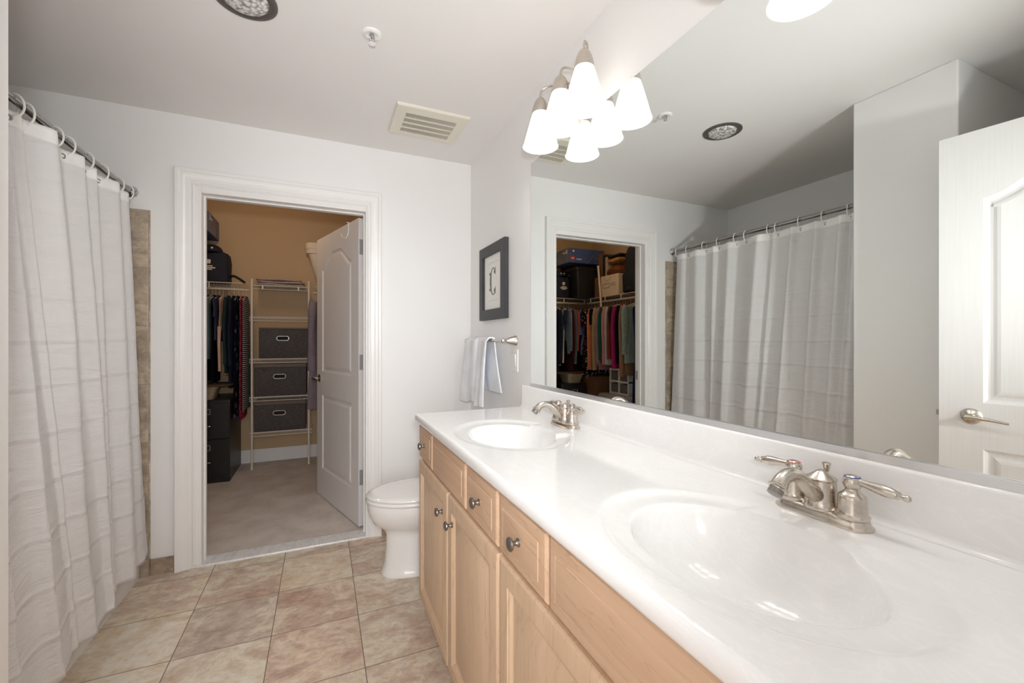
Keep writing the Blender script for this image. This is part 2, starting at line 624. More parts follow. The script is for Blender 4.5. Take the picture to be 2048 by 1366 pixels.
# door casings: a stepped profile swept round the opening, mitred at the corners
def casing(name, x0, x1, z1, yw, side, label):
    prof = [(0, 0), (0.0, 0.010), (0.006, 0.013), (0.014, 0.009), (0.020, 0.009), (0.024, 0.013), (0.034, 0.0145), (0.047, 0.016), (0.052, 0.0185),
            (0.064, 0.020), (0.068, 0.024), (0.077, 0.0265), (0.085, 0.0265), (0.088, 0.022), (0.088, 0)]
    rings = []
    for px, pz, dx, dz in ((x0, 0.0, -1, 0), (x0, z1, -1, 1), (x1, z1, 1, 1), (x1, 0.0, 1, 0)):
        rings.append([(px + dx * a, yw + side * h, pz + dz * a) for a, h in prof])
    o = MB().loft(rings, (True, True)).build(name, 'trim_paint', smooth=True, angle=25)
    return structure(o, label, 'door casing')


casing('trim_1', DX0 + 0.008, DX1 - 0.008, DZ - 0.008, YB, -1, 'white moulded casing around the closet doorway')
casing('trim_2', -0.576 + 0.008, 0.26 - 0.008, 2.072, YE, 1, 'white moulded casing around the entry doorway')
# closet jamb with its stop
b = MB()
for x0, x1 in ((DX0 - 0.001, DX0 + 0.037), (DX1 - 0.016, DX1 + 0.001)):
    b.box(x0, YB - 0.002, 0.009, x1, YF + 0.004, DZ)
b.box(DX0 + 0.037, YB - 0.002, DZ - 0.041, DX1 - 0.016, YF + 0.004, DZ + 0.001)
b.box(DX0 + 0.037, YB + 0.05, 0.009, DX0 + 0.046, YB + 0.08, DZ - 0.041)
b.box(DX1 - 0.025, YB + 0.05, 0.009, DX1 - 0.016, YB + 0.08, DZ - 0.041)
b.box(DX0 + 0.046, YB + 0.05, DZ - 0.050, DX1 - 0.025, YB + 0.08, DZ - 0.041)
jamb = structure(b.build('trim_3', 'trim_paint', smooth=False, bevel=0.002), 'white jamb and stop lining the closet doorway', 'door jamb')
MB().box(DX0 + 0.0365, YB + 0.083, 0.90, DX0 + 0.0395, YB + 0.111, 0.975).build('strike_plate', 'hinge_steel', jamb)
b = MB()
b.box(-0.577, YE - 0.112, 0, -0.564, YE + 0.002, 2.066)
b.box(0.248, YE - 0.112, 0, 0.261, YE + 0.002, 2.066)
b.box(-0.576, YE - 0.112, 2.067, 0.26, YE + 0.002, 2.081)
structure(b.build('trim_4', 'trim_paint', smooth=False, bevel=0.002))


# ------------------------------------------------------------------ moulded two-panel doors
def offset_poly(poly, d):
    n = len(poly)
    out = []
    for i in range(n):
        p0, p1, p2 = Vector(poly[i - 1]), Vector(poly[i]), Vector(poly[(i + 1) % n])
        e1 = (p1 - p0).normalized()
        e2 = (p2 - p1).normalized()
        n1 = Vector((-e1.y, e1.x))
        n2 = Vector((-e2.y, e2.x))
        bis = (n1 + n2)
        bis.normalize()
        c = max(0.35, bis.dot(n1))
        out.append(tuple(p1 + bis * (d / c)))
    return out


def arch_poly(x0, x1, z0, zs, rise):
    """counter-clockwise outline: flat shoulders, ogee sides and a domed crown"""
    pts = [(x0, z0), (x1, z0)]
    n = 32
    for i in range(n + 1):
        t = i / n
        x = x1 + (x0 - x1) * t
        u = abs(2 * t - 1)
        h = 1 - sstep(0.22, 0.98, u)
        pts.append((x, zs + rise * (0.88 * h + 0.12 * (1 - u * u))))
    return pts


def make_door(name, label, W, Hh, hinge, rotz, backset):
    root = thing(name, label, 'door', hinge, rotz)
    root['kind'] = 'structure'
    t = 0.035
    x0, x1 = 0.125, W - 0.125
    panels = [arch_poly(x0, x1, 0.98, 1.775, 0.115), [(x0, 0.22), (x1, 0.22), (x1, 0.80), (x0, 0.80)]]
    b = MB()
    for side in (0, 1):
        y = t if side else 0.0
        sg = -1 if side else 1
        outer = [(0, 0), (W, 0), (W, Hh), (0, Hh)]
        polys = [[Vector((p[0], p[1], 0)) for p in q] for q in [outer] + panels]
        flat = [p for q in polys for p in q]
        tris = tessellate_polygon(polys)
        b.add([(p.x, y, p.y) for p in flat], [tuple(tr) for tr in tris])
        for q in panels:
            loops = [(0, 0), (0.005, 0.004), (0.012, 0.0085), (0.018, 0.0095), (0.026, 0.0085), (0.036, 0.004), (0.046, 0.002)]
            rings = []
            for d, dep in loops:
                pp = offset_poly(q, d) if d else q
                rings.append([(p[0], y + sg * dep, p[1]) for p in pp])
            b.loft(rings, (False, True))
    b.add([(0, 0, 0), (W, 0, 0), (W, t, 0), (0, t, 0), (0, 0, Hh), (W, 0, Hh), (W, t, Hh), (0, t, Hh)],
          [(0, 3, 2, 1), (4, 5, 6, 7), (1, 2, 6, 5), (0, 4, 7, 3)])
    b.build('leaf', 'door_paint', root, local=True, smooth=False)
    for z in (0.32, 1.08, 1.84):
        hb = MB()
        hb.box(-0.003, 0.0005, z - 0.05, 0.0, 0.030, z + 0.05)
        hb.lathe([(0.006, z - 0.05), (0.006, z + 0.05)], Matrix.Translation((-0.008, -0.001, 0)), 12)
        hb.build('hinge', 'hinge_steel', root, local=True)
    # lever sets on both faces
    for sd in (1, -1):
        y = t if sd > 0 else 0.0
        hx, hz = W - backset, 0.925
        h = MB()
        h.lathe([(0.030, 0), (0.031, 0.004), (0.027, 0.008), (0.018, 0.011), (0.0115, 0.014), (0.0105, 0.045), (0.012, 0.052)],
                rotT((hx, y, hz), (0, sd, 0)), 28)
        pts = smooth_path([(hx + 0.008, y + sd * 0.049, hz), (hx - 0.02, y + sd * 0.050, hz - 0.0005), (hx - 0.06, y + sd * 0.050, hz - 0.004), (hx - 0.105, y + sd * 0.046, hz - 0.011)])
        n = len(pts)
        h.tube(pts, [0.0105 - 0.0065 * i / (n - 1) for i in range(n)], 12)
        h.build('lever_handle', 'nickel', root, local=True)
    lb = MB().box(W - 0.0005, 0.006, 0.895, W + 0.002, 0.029, 0.955)
    lb.box(W, 0.010, 0.915, W + 0.011, 0.024, 0.936)
    lb.build('latch', 'hinge_steel', root, local=True, bevel=0.001)
    return root


d1 = make_door('door_1', 'white two-panel closet door with arched top panel, swung into the closet', 0.855, 2.03, (0.255, 2.990, 0.012), math.radians(107.4), 0.066)
d2 = make_door('door_2', 'white entry door standing open, seen only in the mirror', 0.84, 2.046, (-0.560, 0.066, 0.012), math.radians(82.4), 0.094)
# hook over the top of the closet door
b = MB()
b.tube(smooth_path([(0.17, 0.050, 2.032), (0.17, 0.040, 2.034), (0.17, 0.0385, 2.02), (0.17, 0.0395, 1.965), (0.185, 0.045, 1.935), (0.215, 0.052, 1.928), (0.24, 0.057, 1.945), (0.248, 0.059, 1.968)]), 0.0026, 8)
b.box(0.162, -0.003, 2.030, 0.178, 0.0385, 2.0325)
hk = b.build('door_hook', 'white_plastic', None, (0, 0, 0))
hk.location = (0.255, 2.990, 0.012)
hk.rotation_euler = (0, 0, math.radians(107.4))
tag(hk, 'white wire hook hanging over the top of the closet door', 'hook')

# ------------------------------------------------------------------ vanity cabinet
van = thing('vanity_cabinet', 'long maple bathroom vanity cabinet with raised-panel doors and pewter knobs', 'cabinet', (0.66, 0.98, 0))
FX = 0.418   # face frame plane
b = MB()
b.box(FX, 0.066, 0.09, 0.44, 1.93, 0.868)
b.box(0.44, 1.912, 0.09, 0.94, 1.93, 0.868)
b.box(0.44, 0.066, 0.09, 0.94, 0.084, 0.868)
b.box(0.44, 0.084, 0.09, 0.94, 1.912, 0.108)
b.build('carcass', 'maple_v', van, smooth=False, bevel=0.0015)
MB().box(0.49, 0.066, 0, 0.51, 1.93, 0.09).build('toe_kick', 'maple_h', van, smooth=False)


def front(name, mats, y0, y1, z0, z1, loops, parent):
    """raised slab: rectangular loops of (inset, projection) lofted toward the room (-x)"""
    b = MB()
    rings = []
    for ins, h in loops:
        rings.append([(FX - h, y0 + ins, z0 + ins), (FX - h, y1 - ins, z0 + ins), (FX - h, y1 - ins, z1 - ins), (FX - h, y0 + ins, z1 - ins)])
    b.loft(rings, (False, True))
    return b.build(name, mats, parent, smooth=True, angle=22)


DRAWER = [(0, 0), (0, 0.010), (0.002, 0.0145), (0.006, 0.0175), (0.011, 0.0185), (0.027, 0.0195), (0.0285, 0.0185), (0.030, 0.0185), (0.0315, 0.0205), (0.034, 0.021)]
DOOR = [(0, 0), (0, 0.012), (0.002, 0.0155), (0.006, 0.0185), (0.012, 0.0195), (0.050, 0.0195), (0.052, 0.0165), (0.056, 0.0155), (0.060, 0.0125), (0.064, 0.0095),
        (0.068, 0.0085), (0.071, 0.0085), (0.076, 0.0105), (0.098, 0.0155), (0.101, 0.0165)]


def knob(y, z, parent):
    T = rotT((FX - 0.0205, y, z), (-1, 0, 0))
    MB().lathe([(0.0095, 0), (0.0095, 0.002), (0.006, 0.005), (0.005, 0.010), (0.006, 0.014), (0.0135, 0.0175), (0.0155, 0.0205), (0.0150, 0.0235), (0.011, 0.0265), (0.004, 0.028)],
               T, 24).build('knob', 'pewter', parent)


for (y0, y1, kn) in ((1.688, 1.928, 1), (1.254, 1.673, 0), (0.995, 1.239, 1), (0.737, 0.979, 1), (0.298, 0.726, 0), (0.070, 0.284, 1)):
    p = front('drawer' if kn else 'false_front', 'maple_h', y0, y1, 0.716, 0.859, DRAWER, van)
    if kn:
        knob((y0 + y1) / 2, 0.788, p)
for (y0, y1, ky) in ((1.459, 1.928, 1.514), (0.990, 1.447, 1.388), (0.535, 0.976, 0.592), (0.070, 0.523, 0.468)):
    p = front('door', 'maple_v', y0, y1, 0.092, 0.703, DOOR, van)
    knob(ky, 0.618, p)

# ------------------------------------------------------------------ counter with two integral basins
ZT, ZU = 0.905, 0.870
BX = 0.620
BASINS = (1.405, 0.488)
top = thing('countertop', 'glossy white cultured marble countertop with two oval integral basins', 'countertop', (0.66, 0.98, ZU))
b = MB()
XF, XBK = 0.400, 0.9255
NB = 144


def basin_patch(b, yc, y0, y1):
    def h(x, y, drop):
        w = sstep(0.70, 0.735, x) * (1 - sstep(0.092, 0.112, abs(y - yc)))
        return ZT + drop * (1 - w)
    angs = [2 * PI * j / NB for j in range(NB)]
    rect = []
    for a in angs:
        c, s_ = math.cos(a), math.sin(a)
        tx = ((XBK if c > 0 else XF) - BX) / c if abs(c) > 1e-9 else 1e9
        ty = ((y1 if s_ > 0 else y0) - yc) / s_ if abs(s_) > 1e-9 else 1e9
        t = min(tx, ty)
        rect.append([BX + t * c, yc + t * s_])
    for cx in (XF, XBK):
        for cyy in (y0, y1):
            j = min(range(NB), key=lambda q: (rect[q][0] - cx) ** 2 + (rect[q][1] - cyy) ** 2)
            rect[j] = [cx, cyy]
    ao, bo, ai, bi = 0.196, 0.262, 0.147, 0.197
    rings = [[(p[0], p[1], ZT) for p in rect]]
    for s_, dr in ((1.06, 0), (1.02, 0.0), (1.0, -0.0006), (0.98, -0.002), (0.95, -0.0055), (0.92, -0.0075), (0.86, -0.0085)):
        rings.append([(BX + ao * s_ * math.cos(a), yc + bo * s_ * math.sin(a), h(BX + ao * s_ * math.cos(a), yc + bo * s_ * math.sin(a), dr)) for a in angs])
    for s_, dr in ((1.06, -0.009), (1.035, -0.0093), (1.018, -0.0100), (1.006, -0.0114), (0.996, -0.0137), (0.986, -0.0175), (0.976, -0.0225), (0.962, -0.030), (0.935, -0.042), (0.89, -0.061), (0.82, -0.081), (0.70, -0.103), (0.54, -0.119), (0.36, -0.128), (0.2, -0.132), (0.115, -0.134)):
        rings.append([(BX + ai * s_ * math.cos(a), yc + bi * s_ * math.sin(a),
                       h(BX + ai * s_ * math.cos(a), yc + bi * s_ * math.sin(a), dr) if dr > -0.012 else ZT + dr) for a in angs])
    b.loft(rings, (False, True))


basin_patch(b, BASINS[0], 0.947, 1.936)
basin_patch(b, BASINS[1], 0.062, 0.947)
# front roll, end roll, back strip and underside
prof = [(0.400, ZT), (0.394, ZT - 0.0005), (0.389, ZT - 0.003), (0.385, ZT - 0.008), (0.3835, ZT - 0.015), (0.3835, ZT - 0.024), (0.386, ZT - 0.031), (0.392, ZU), (0.430, ZU)]
b.loft([[(x, y, z) for x, z in prof] for y in (0.062, 0.947, 1.936)], (False, False), close=False)
pe = [(0.0, ZT), (0.006, ZT - 0.0005), (0.011, ZT - 0.003), (0.015, ZT - 0.008), (0.0165, ZT - 0.015), (0.0165, ZT - 0.024), (0.014, ZT - 0.031), (0.008, ZU), (-0.03, ZU)]
b.loft([[(x, 1.936 + d, z) for d, z in pe] for x in (0.400, 0.9255, 0.9455)], (False, False), close=False)
crn = []
for j in range(7):
    a = PI / 2 * j / 6
    crn.append([(0.400 - d * math.cos(a), 1.936 + d * math.sin(a), z) for d, z in pe[:8]])
b.loft(crn, (False, False), close=False)
b.add([(XBK, 0.062, ZT), (0.9455, 0.062, ZT), (0.9455, 1.936, ZT), (XBK, 1.936, ZT)], [(0, 1, 2, 3)])
b.build('slab', 'cultured_marble', top, smooth=True, angle=50)
b = MB()
sp = [(0.9105, ZT + 0.0003), (0.9185, ZT + 0.0015), (0.923, ZT + 0.005), (0.925, ZT + 0.011), (0.925, 1.004), (0.927, 1.0085), (0.931, 1.0105), (0.9455, 1.0105), (0.9455, ZT)]
b.loft([[(x, y, z) for x, z in sp] for y in (0.062, 1.0, 1.958)], (True, True))
b.build('backsplash', 'cultured_marble', top, smooth=True, angle=50)
for yc in BASINS:
    MB().lathe([(0.030, 0), (0.030, 0.002), (0.024, 0.003), (0.022, 0.001), (0.018, 0.001), (0.017, 0.005), (0.006, 0.007)],
               Matrix.Translation((BX, yc, ZT - 0.1335)), 28).build('drain', 'nickel', top)


# ------------------------------------------------------------------ faucets
def make_faucet(yc, label):
    f = thing('faucet', label, 'faucet', (0.86, yc, ZT), 0, 'brushed nickel faucets on the countertop')
    b = MB()

    def stad(hy, hx, z, n=16):
        out = []
        for j in range(2 * n):
            a = 2 * PI * j / (2 * n)
            y = math.sin(a) * hx + (hy - hx if math.sin(a) > 0 else -(hy - hx))
            out.append((0.86 + math.cos(a) * hx, yc + y, ZT + z))
        return out
    b.loft([stad(0.083, 0.030, 0.0), stad(0.083, 0.030, 0.003), stad(0.080, 0.0275, 0.006), stad(0.078, 0.0255, 0.011), stad(0.076, 0.0235, 0.016), stad(0.073, 0.0205, 0.018)])
    b.build('base_plate', 'nickel', f)
    b = MB()
    b.lathe([(0.030, 0.0165), (0.030, 0.020), (0.0265, 0.024), (0.0255, 0.034), (0.0245, 0.055), (0.0235, 0.068), (0.0250, 0.070), (0.0250, 0.0725), (0.019, 0.076), (0.0135, 0.080), (0.009, 0.0835), (0.004, 0.0865)],
            Matrix.Translation((0.86, yc, ZT)), 32)
    b.build('body', 'nickel', f)
    b = MB()
    pts = smooth_path([(0.858, yc, ZT + 0.036), (0.838, yc, ZT + 0.046), (0.815, yc, ZT + 0.064), (0.792, yc, ZT + 0.0825), (0.770, yc, ZT + 0.0885), (0.750, yc, ZT + 0.0835), (0.737, yc, ZT + 0.071)], 8)
    n = len(pts)
    b.tube(pts, [0.0165 - 0.0045 * sstep(0, 0.55, i / (n - 1)) + 0.002 * sstep(0.8, 1.0, i / (n - 1)) for i in range(n)], 20)
    d = (pts[-1] - pts[-2]).normalized()
    b.lathe([(0.0138, -0.002), (0.0165, 0.001), (0.0165, 0.0035), (0.0135, 0.0045), (0.0128, 0.006)], rotT(pts[-1], d), 24)
    sp_ = b.build('spout', 'nickel', f)
    MB().lathe([(0.0122, 0.006), (0.0122, 0.0155), (0.010, 0.0160)], rotT(pts[-1], d), 24).build('aerator', 'pewter', sp_)
    MB().lathe([(0.003, 0.0), (0.003, 0.016), (0.0045, 0.019), (0.0065, 0.029), (0.0078, 0.0315), (0.0070, 0.0335), (0.004, 0.0345)],
               Matrix.Translation((0.876, yc, ZT + 0.064)), 20).build('lift_knob', 'nickel', f)
    for sg in (1, -1):
        b = MB()
        py = yc + sg * 0.0515
        T = Matrix.Translation((0.86, py, ZT))
        b.lathe([(0.026, 0.017), (0.026, 0.021), (0.0235, 0.0235), (0.0215, 0.029), (0.0212, 0.050), (0.0205, 0.055), (0.018, 0.0575), (0.015, 0.060), (0.0115, 0.063), (0.0105, 0.067),
                 (0.0125, 0.0705), (0.0145, 0.0755), (0.0148, 0.080), (0.0125, 0.087), (0.0085, 0.0905), (0.004, 0.0915)], T, 28)
        h = b.build('handle', 'nickel', f)
        T2 = rotT((0.86, py + sg * 0.008, ZT + 0.0815), (0.0, sg, -0.10))
        MB().lathe([(0.0065, 0), (0.0062, 0.012), (0.0078, 0.024), (0.0098, 0.038), (0.0095, 0.048), (0.007, 0.056), (0.0062, 0.058), (0.0072, 0.0592), (0.0062, 0.0605), (0.0032, 0.0635), (0.0036, 0.065),
                    (0.0052, 0.068), (0.0056, 0.0705), (0.0044, 0.074), (0.0018, 0.0756)], T2, 20).build('lever', 'nickel', h)
        MB().lathe([(0.0118, 0.0874), (0.0122, 0.0880), (0.0112, 0.0890), (0.0104, 0.0888)], T, 24, caps=(False, False)).build('index_ring', 'hot_red' if sg > 0 else 'cold_blue', h)
    return f


make_faucet(1.430, 'brushed nickel two-lever faucet at the far basin, near the toilet')
make_faucet(0.500, 'brushed nickel two-lever faucet at the near basin, closest to the camera')

# ------------------------------------------------------------------ mirror
mir = thing('mirror', 'large frameless wall mirror above the countertop backsplash', 'mirror', (XM, 0.95, 1.0105))
MB().box(XM - 0.006, 0.062, 1.0265, XM - 0.0008, 1.884, 2.1034).build('glass', 'mirror_glass', mir, smooth=False)
b = MB()
b.box(XM - 0.0095, 0.062, 1.0107, XM - 0.0008, 1.884, 1.0137)
b.box(XM - 0.0125, 0.062, 1.0107, XM - 0.0095, 1.884, 1.0262)
b.box(XM - 0.0094, 0.063, 1.0137, XM - 0.0008, 1.883, 1.0262)
ch = b.build('channel', 'aluminium', mir, smooth=False)
ch['label'] = 'aluminium channel along the mirror bottom'

# ------------------------------------------------------------------ vanity lights
def make_vanity_light(yc, label):
    zt = 2.250
    f = thing('vanity_light', label, 'light fixture', (XM, yc, 2.26), 0, 'three-shade vanity lights above the mirror')
    MB().lathe([(0.062, 0), (0.062, 0.006), (0.055, 0.014), (0.03, 0.020), (0.012, 0.024)], rotT((XM, yc, 2.262), (-1, 0, 0)), 36).build('backplate', 'nickel', f)
    for sy in (-0.163, 0.0, 0.163):
        y = yc + sy
        if sy:
            pts = [(XM - 0.018, yc + sy * 0.12, 2.262), (XM - 0.035, yc + sy * 0.42, 2.276), (0.872, yc + sy * 0.80, 2.291), (0.845, yc + sy * 0.96, 2.285), (0.837, y, 2.268), (0.837, y, 2.244)]
        else:
            pts = [(XM - 0.018, y, 2.262), (XM - 0.035, y, 2.276), (0.885, y, 2.289), (0.853, y, 2.286), (0.839, y, 2.268), (0.837, y, 2.244)]
        MB().tube(smooth_path(pts), 0.0042, 10).build('arm', 'nickel', f)
        T = Matrix.Translation((0.837, y, 0))
        MB().lathe([(0.005, zt + 0.001), (0.013, zt - 0.003), (0.0215, zt - 0.013), (0.0285, zt - 0.029), (0.0330, zt - 0.049), (0.0345, zt - 0.066), (0.0335, zt - 0.066), (0.024, zt - 0.036), (0.004, zt - 0.012)],
                   T, 36, caps=(True, True)).build('collar', 'nickel', f)
        zs = zt - 0.064
        sh = [(0.0335, zs), (0.0405, zs - 0.022), (0.0500, zs - 0.055), (0.0590, zs - 0.088), (0.0660, zs - 0.115), (0.0705, zs - 0.131), (0.0735, zs - 0.138), (0.0750, zs - 0.141)]
        inn = [(r - 0.003, z) for r, z in reversed(sh)]
        s_ = MB().lathe(sh + inn, T, 40, caps=(False, False)).build('shade', 'frosted_glass', f)
        MB().lathe([(0.010, zs), (0.013, zs - 0.025), (0.022, zs - 0.052), (0.0275, zs - 0.078), (0.0235, zs - 0.098), (0.012, zs - 0.109), (0.003, zs - 0.112)], T, 24).build('bulb', 'bulb', s_)
        lp = light('lamp', 'POINT', (0.837 - XM, sy, zs - 0.120 - 2.26), BULB_W, (0.99, 0.99, 1.0), 0.028)
        lp.parent = f
    return f


make_vanity_light(1.425, 'brushed nickel three-shade light above the far end of the mirror')
make_vanity_light(0.485, 'three-shade light above the near basin, out of frame but reflected')

# ------------------------------------------------------------------ ceiling fittings
can = thing('recessed_light', 'unlit recessed ceiling light with dark grey trim ring', 'ceiling light', (-0.25, 1.778, ZC))
MB().lathe([(0.104, 0.0), (0.104, -0.004), (0.100, -0.0065), (0.084, -0.0075), (0.076, -0.005), (0.074, 0.0)], Matrix.Translation((-0.25, 1.778, ZC)), 48, caps=(False, False)).build('trim_ring', 'can_trim', can)
b = MB().lathe([(0.076, -0.0045), (0.073, -0.010), (0.058, -0.019), (0.030, -0.024), (0.006, -0.025)], Matrix.Translation((-0.25, 1.778, ZC)), 48, caps=(False, True))
b.build('lens', 'lens_glass', can)

spk = thing('sprinkler_head', 'small white fire sprinkler on the ceiling', 'sprinkler', (0.182, 1.778, ZC))
T = Matrix.Translation((0.182, 1.778, ZC))
MB().lathe([(0.037, 0.0), (0.037, -0.004), (0.033, -0.007), (0.024, -0.008), (0.020, -0.005), (0.016, -0.002)], T, 36).build('escutcheon', 'white_plastic', spk)
b = MB().lathe([(0.010, -0.002), (0.010, -0.014), (0.006, -0.018)], T, 16)
for sg in (1, -1):
    b.tube([(0.182 + sg * 0.009, 1.778, ZC - 0.014), (0.182 + sg * 0.010, 1.778, ZC - 0.026), (0.182 + sg * 0.002, 1.778, ZC - 0.038)], 0.002, 8)
b.lathe([(0.0025, -0.016), (0.0025, -0.036)], T, 8)
b.build('frame_arms', 'chrome', spk)
MB().lathe([(0.004, -0.036), (0.013, -0.0385), (0.014, -0.040), (0.003, -0.041)], T, 20).build('deflector', 'white_plastic', spk)

vent = thing('exhaust_vent', 'square cream exhaust fan grille on the ceiling near the corner', 'vent', (0.545, 2.385, ZC))
b = MB()
vx0, vx1, vy0, vy1 = 0.352, 0.740, 2.222, 2.552
gx0, gx1, gy0, gy1 = 0.407, 0.683, 2.288, 2.508


def vring(x0, x1, y0, y1, z):
    return [(x0, y0, z), (x1, y0, z), (x1, y1, z), (x0, y1, z)]


b.loft([vring(vx0, vx1, vy0, vy1, ZC - 0.0005), vring(vx0, vx1, vy0, vy1, ZC - 0.010), vring(vx0 + 0.006, vx1 - 0.006, vy0 + 0.006, vy1 - 0.006, ZC - 0.014),
        vring(gx0, gx1, gy0, gy1, ZC - 0.016), vring(gx0, gx1, gy0, gy1, ZC - 0.005)], (False, False))
for j in range(1, 4):
    y = gy0 + (gy1 - gy0) * j / 4
    b.box(gx0, y - 0.0035, ZC - 0.0155, gx1, y + 0.0035, ZC - 0.006)
b.build('grille', 'vent_plastic', vent, smooth=False)
b = MB()
for i in range(46):
    x = gx0 + (gx1 - gx0) * (i + 0.5) / 46
    b.box(x - 0.0012, gy0, ZC - 0.0145, x + 0.0012, gy1, ZC - 0.008)
b.build('louvre', 'vent_plastic', vent, smooth=False)
MB().box(gx0, gy0, ZC - 0.006, gx1, gy1, ZC - 0.0045).build('shadow_box', 'dark_gap', vent, smooth=False)

# ------------------------------------------------------------------ towel bar and towel
tb = thing('towel_bar', 'brushed nickel towel bar on the wall beside the picture', 'towel bar', (XM, 2.385, 1.234))
MB().tube([(0.872, 2.07, 1.234), (0.872, 2.70, 1.234)], 0.0075, 16).build('bar', 'nickel', tb)
for y, sg in ((2.075, -1), (2.695, 1)):
    b = MB().lathe([(0.027, 0), (0.0275, 0.003), (0.0255, 0.006), (0.021, 0.024), (0.0155, 0.040), (0.0130, 0.047), (0.0145, 0.050), (0.0125, 0.054), (0.010, 0.058)], rotT((XM - 0.0005, y, 1.234), (-1, 0, 0)), 28)
    b.lathe([(0.003, -0.014), (0.0095, -0.011), (0.0128, -0.004), (0.0128, 0.004), (0.0095, 0.011), (0.003, 0.014)], rotT((0.872, y, 1.234), (0, 1, 0)), 24)
    b.build('post', 'nickel', tb)

# towel: folded in lengthwise pleats, draped over the bar; the front falls as two lobes
b = MB()
NU, NV = 64, 64
for layer in (0, 1):
    grid = []
    for i in range(NV + 1):
        t = i / NV                      # 0 front hem -> 1 back hem
        row = []
        for j in range(NU + 1):
            s_ = j / NU
            y0, y1 = 2.245, 2.600
            y = y0 + (y1 - y0) * s_
            gap = math.exp(-((s_ - 0.46) / 0.05) ** 2)
            lf, lb = 0.385 - 0.02 * math.cos(3 * s_) + (0.018 if s_ < 0.46 else -0.004), 0.30
            top = 0.022
            fold = 0.010 * math.sin(s_ * 2 * PI * 2.2 + 0.6) + 0.005 * math.sin(s_ * 19 + t * 3)
            if t < 0.52:
                d = (0.52 - t) / 0.52
                z = 1.246 - lf * d - 0.004 * (1 - d) + 0.006 * math.sin(s_ * 13) * d - 0.010 * abs(2 * s_ - 0.92) ** 2 * (1 - d) ** 3
                x = 0.862 - 0.012 - 0.010 * d ** 0.5 - (fold * 1.25 + 0.011) * (0.35 + 0.65 * d) - 0.0016 * math.exp(-((d - 0.78) / 0.012) ** 2) - 0.0016 * math.exp(-((d - 0.86) / 0.012) ** 2) + gap * 0.030 * (0.5 + 0.5 * d) + 0.016 * sstep(0.44, 0.54, s_) * d
                y = y + (0.004 + 0.100 * s_) * d ** 1.2 - 0.012 * sstep(0.40, 0.46, s_) * (1 - sstep(0.46, 0.52, s_)) * d
            elif t < 0.58:
                d = (t - 0.52) / 0.06
                z = 1.246 + 0.006 * math.sin(d * PI)
                x = 0.850 + 0.040 * d
            else:
                d = (t - 0.58) / 0.42
                z = 1.246 - lb * d
                x = 0.890 + 0.008 * d + fold * 0.6 * d
                y = y - 0.075 * d ** 1.5 * (1 - s_ * 0.6)
            off = -0.004 if layer else 0.004
            if t < 0.52:
                x -= off
            elif t > 0.58:
                x += off
            else:
                x += off * (2 * (t - 0.52) / 0.06 - 1)
                z += off
            row.append((x, y, z))
        grid.append(row)
    b.loft(grid, (False, False), close=False)
n1 = (NU + 1) * (NV + 1)
edge = [j for j in range(NU + 1)] + [i * (NU + 1) + NU for i in range(1, NV + 1)] + [NV * (NU + 1) + j for j in range(NU - 1, -1, -1)] + [i * (NU + 1) for i in range(NV - 1, 0, -1)]
ne = len(edge)
for q in range(ne):
    a, c = edge[q], edge[(q + 1) % ne]
    b.f.append((a, c, c + n1, a + n1))
    b.mi.append(0)
# woven hem bands
tw = b.build('hand_towel', 'towel_cloth', None, (0.87, 2.45, 1.234), angle=80)
tag(tw, 'pale blue-white hand towel draped in folds over the towel bar', 'towel')

# ------------------------------------------------------------------ picture
pic = thing('picture_frame', 'charcoal-framed print with a grey ornamental letter C', 'picture', (XM, 2.376, 1.36))
fy0, fy1, fz0, fz1 = 2.170, 2.578, 1.360, 1.808
iw = 0.062
b = MB()


def fr(ins, h):
    return [(XM - h, fy0 + ins, fz0 + ins), (XM - h, fy1 - ins, fz0 + ins), (XM - h, fy1 - ins, fz1 - ins), (XM - h, fy0 + ins, fz1 - ins)]


b.loft([fr(0, 0.001), fr(0, 0.026), fr(0.002, 0.028), fr(iw - 0.004, 0.028), fr(iw, 0.025), fr(iw, 0.012)], (False, False))
b.build('frame', 'frame_charcoal', pic, smooth=False)
MB().box(XM - 0.013, fy0 + iw - 0.004, fz0 + iw - 0.004, XM - 0.009, fy1 - iw + 0.004, fz1 - iw + 0.004).build('print', 'paper', pic, smooth=False)
# the letter: thick-and-thin C with ball serifs, built as a thin raised ribbon (reads left to right from the room: +y is left)
b = MB()
cyy, czz = 2.372, 1.588
ring_o, ring_i = [], []
for q in range(41):
    a = math.radians(48 + (312 - 48) * q / 40)
    w = 0.004 + 0.016 * max(0, -math.cos(a)) ** 1.5
    ro_y, ro_z = 0.046, 0.080
    ring_o.append((XM - 0.0145, cyy - (ro_y + w * 0.4) * math.cos(a), czz + (ro_z + 0.002) * math.sin(a)))
    ring_i.append((XM - 0.0145, cyy - (ro_y - w * 0.9) * math.cos(a), czz + (ro_z - 0.005) * math.sin(a)))
rr = []
for o_, i_ in zip(ring_o, ring_i):
    rr.append([o_, i_, (i_[0] + 0.0012, i_[1], i_[2]), (o_[0] + 0.0012, o_[1], o_[2])])
b.loft(rr)
for sz in (1, -1):
    b.lathe([(0.012, 0), (0.012, 0.0012)], rotT((XM - 0.0133, cyy - 0.026, czz + sz * 0.055), (-1, 0, 0)), 16)
    b.box(XM - 0.0145, cyy - 0.036, czz + sz * 0.058 - 0.020, XM - 0.0133, cyy - 0.031, czz + sz * 0.058 + 0.024)
    b.lathe([(0.009, 0), (0.009, 0.0012)], rotT((XM - 0.0133, cyy + 0.052, czz + sz * 0.048), (-1, 0, 0)), 12)
b.build('letter', 'ink_grey', pic, smooth=False)
